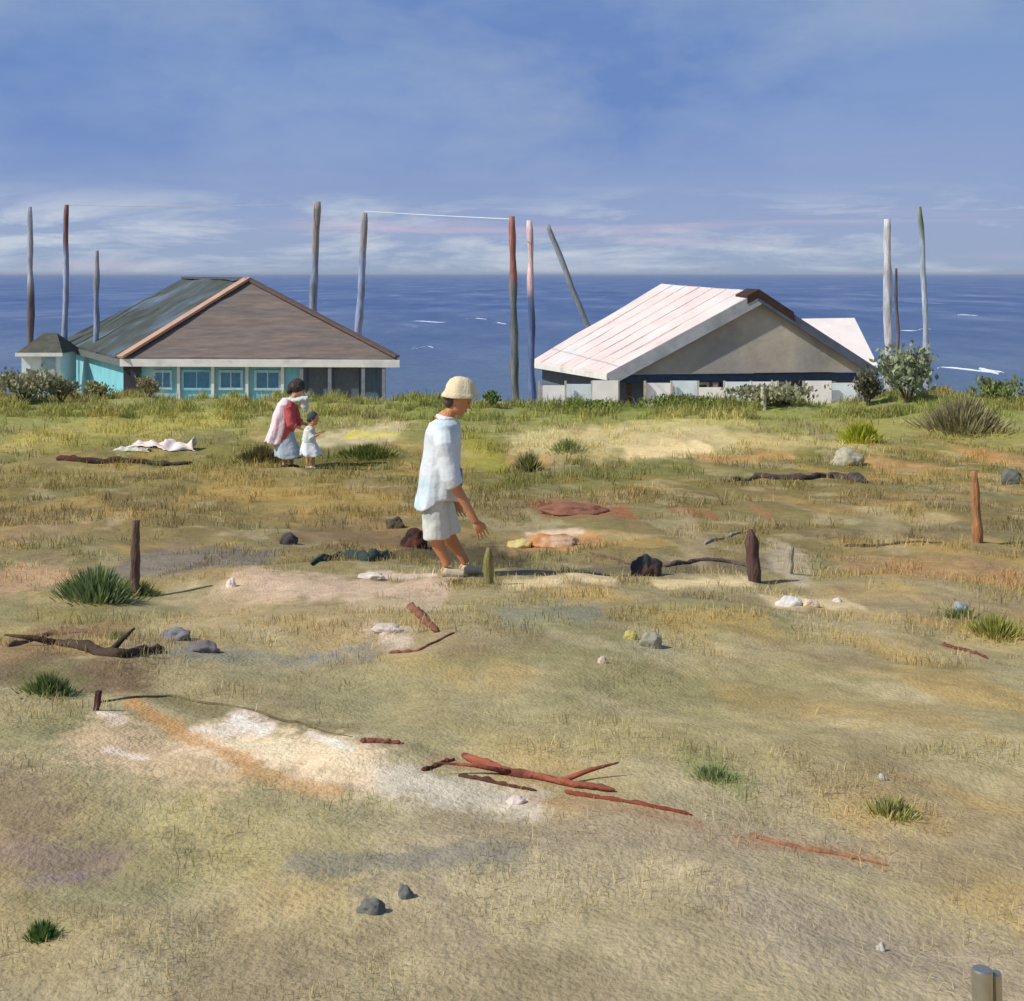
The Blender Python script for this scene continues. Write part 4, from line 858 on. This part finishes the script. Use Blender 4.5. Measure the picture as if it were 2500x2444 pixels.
def stone(px, py, wpx, hpx, c, label, seed, cat='stone', nm='stone', grp='stones and clods scattered on the slope', c2=None):
    g = at(px, py); k = g.y/F; bm = bmesh.new(); bmesh.ops.create_icosphere(bm, subdivisions=4, radius=1)
    for v in bm.verts:
        d = 1+.38*mnoise.noise(v.co*1.2+Vector((seed, 0, 0)))+.14*mnoise.noise(v.co*3.3+Vector((0, seed, 0)))
        v.co = Vector((v.co.x*d*wpx/2*k, v.co.y*d*wpx/2*k*.7, max(v.co.z*d, -.5)*hpx*k*.62))
    me = bpy.data.meshes.new(nm); bm.to_mesh(me); bm.free(); me.polygons.foreach_set('use_smooth', [True]*len(me.polygons)); me.materials.append(mat('stone_%d_%d_%d' % c, c, rough=.95, var=.3, scale=9, bump=.8, bscale=30, col2=c2))
    o = bpy.data.objects.new(nm, me); COL.objects.link(o); o.location = g+Vector((0, 0, hpx*k*.2)); tag(o, label, cat, grp)
stone(1575, 1405, 76, 60, (56, 60, 66), 'dark slate grey stone, the darkest of the stones in the middle right', 1, c2=(90, 66, 60))
stone(1010, 1335, 60, 60, (62, 48, 46), 'dark brown black stone just behind the walking legs', 2, c2=(96, 60, 50))
stone(965, 1290, 46, 34, (96, 84, 68), 'dull brown clod above the dark stone left of the walking person', 3)
stone(705, 1328, 40, 32, (78, 74, 76), 'small dark grey stone alone in the brown grass', 4)
stone(905, 2225, 62, 36, (112, 114, 108), 'grey pebble low in the foreground sand', 5)
stone(990, 2190, 34, 34, (108, 112, 112), 'smaller grey pebble right of the larger one in the foreground', 6)
stone(565, 1432, 24, 24, (234, 220, 210), 'tiny white stone at the left end of the pinkish sand strip', 7)
stone(1925, 1478, 56, 26, (214, 210, 204), 'pale white stone in the row right of middle', 8)
stone(1975, 1480, 44, 22, (212, 190, 160), 'cream stone touching the pale white one', 9)
stone(2045, 1470, 22, 14, (224, 214, 200), 'tiny pale pebble at the right end of the pale row', 10)
stone(1270, 1335, 56, 22, (212, 192, 128), 'yellowish stone at the left end of the orange clods', 11)
stone(1345, 1332, 130, 34, (190, 136, 90), 'wide orange earth clod before the walking person', 12, c2=(206, 172, 140))
stone(1400, 1250, 150, 26, (140, 96, 78), 'flat reddish brown earth hump upslope of the orange clod', 13)
stone(430, 1560, 70, 34, (130, 128, 130), 'pale grey stone right of the dark driftwood trunk', 14)
stone(490, 1590, 80, 30, (120, 112, 112), 'grey clod half buried right of the pale grey stone', 15)
stone(1590, 1580, 52, 44, (156, 152, 134), 'squarish pale grey stone in the middle of the slope', 16)
stone(1540, 1560, 34, 26, (186, 172, 104), 'small yellow stone left of the squarish grey one', 17)
stone(1470, 1618, 22, 18, (206, 186, 166), 'tiny pinkish pebble on the ochre slope', 18)
stone(2070, 1135, 76, 44, (176, 168, 146), 'pale grey boulder above the dark end of the flat log', 19)
stone(1500, 1425, 60, 44, (126, 128, 112), 'grey green stone at the end of the cream sand strip', 20) if False else None
stone(2155, 1905, 24, 18, (186, 180, 168), 'tiny pale pebble on the right slope', 21)
stone(2150, 2320, 24, 22, (190, 184, 172), 'tiny white pebble in the lower right foreground', 22)
stone(1260, 1960, 44, 18, (214, 196, 186), 'pinkish white chip below the dark red stick', 23)
stone(2345, 1495, 36, 30, (150, 158, 160), 'small grey stone in the green tuft near the right edge', 24)
stone(905, 1412, 60, 16, (214, 202, 190), 'flat whitish stone on the pinkish sand strip left of the shoes', 25)
stone(945, 1545, 66, 26, (204, 188, 174), 'pale pink flat stone left of the short thick red stick', 26)
stone(2470, 1180, 50, 40, (106, 108, 100), 'grey stone at the right edge beyond the orange stake', 27)

def sheet_cloth(px, py, wpx, dpx, hpx, c, label, seed, nm='cloth'):
    g = at(px, py); k = g.y/F; n_ = 26; V = []; w = wpx*k
    sy = (at(px, py-dpx/2).y-at(px, py+dpx/2).y)
    for j in range(n_):
        for i in range(n_):
            a, b_ = i/(n_-1)-.5, j/(n_-1)-.5
            x = g.x+a*w*(1+.3*mnoise.noise(Vector((b_*3, seed, 0)))); y = g.y+b_*min(sy, w*.5)*(1-.5*abs(a)+.5*mnoise.noise(Vector((a*4, seed, 5))))
            z = hz(x, y)+.01+hpx*k*max(0, (1-4*b_*b_))*(.35+.9*mnoise.noise(Vector((a*5+seed, b_*2, 1))))+.25*hpx*k*abs(mnoise.noise(Vector((a*11, b_*9, seed))))
            V.append((x, y, max(z, hz(x, y)+.008)))
    Fs = [(j*n_+i, j*n_+i+1, (j+1)*n_+i+1, (j+1)*n_+i) for j in range(n_-1) for i in range(n_-1)]
    o = mesh_obj(nm, V, Fs, mat('cloth_%d_%d_%d' % c, c, rough=.85, var=.08, bump=.2), None, True, g); s_ = o.modifiers.new('thick', 'SOLIDIFY'); s_.thickness = .006
    return tag(o, label, 'cloth', 'pale cloths lying on the slope')
sheet_cloth(400, 1092, 150, 26, 32, (236, 218, 212), 'crumpled pinkish white cloth lying above the long dark log', 3)
sheet_cloth(325, 1100, 80, 18, 10, (206, 204, 186), 'faded grey white cloth left of the crumpled pink one', 5)

# easel clip, built as a steel pin in the nearest sand at lower right
g = at(2412, 2444); g = Vector(((2402-CX0)/F*3.15, 3.15, 0)); g.z = hz(g.x, g.y)
pg = empty('steel_easel_clip', g-Vector((0, 0, .1)), 'shiny grey steel easel clip with flat round top standing in the lower right corner', 'peg')
steel = mat('steel', (176, 172, 160), rough=.35, var=.15, scale=14, bump=.1); steel.node_tree.nodes['Principled BSDF'].inputs['Metallic'].default_value = .8
ztop = CZ+(HY-2365)/F*3.15; r0 = 24/F*3.15
MB().tube([(g.x, g.y, g.z-.1), (g.x-.004, g.y, ztop-.006), (g.x-.004, g.y, ztop-.002), (g.x-.004, g.y, ztop)], [r0, r0*1.05, r0*1.02, r0*.9], 24).build('shaft', steel, pg)
MB().tube([(g.x+.042, g.y+.02, g.z-.1), (g.x+.034, g.y+.02, ztop-.022), (g.x+.034, g.y+.02, ztop-.016)], [r0*.55, r0*.55, r0*.4], 16).build('side_rod', steel, pg)

# ------------------------------------------------------------------ sea air
hz_m = bpy.data.materials.new('haze_air'); hz_m.use_nodes = True; n = hz_m.node_tree.nodes; l = hz_m.node_tree.links
n.remove(n['Principled BSDF']); pv = n.new('ShaderNodeVolumePrincipled'); pv.inputs['Density'].default_value = 0.00012; pv.inputs['Color'].default_value = (.72, .80, .92, 1); pv.inputs['Anisotropy'].default_value = 0
l.new(pv.outputs[0], n['Material Output'].inputs['Volume'])
hb_ = MB().box((0, 19990, 5.0), (30500, 20200, 12.0)); hzo = hb_.build('haze', hz_m); tag(hzo, 'thin pale sea haze softening the far horizon', 'haze', kind='stuff')
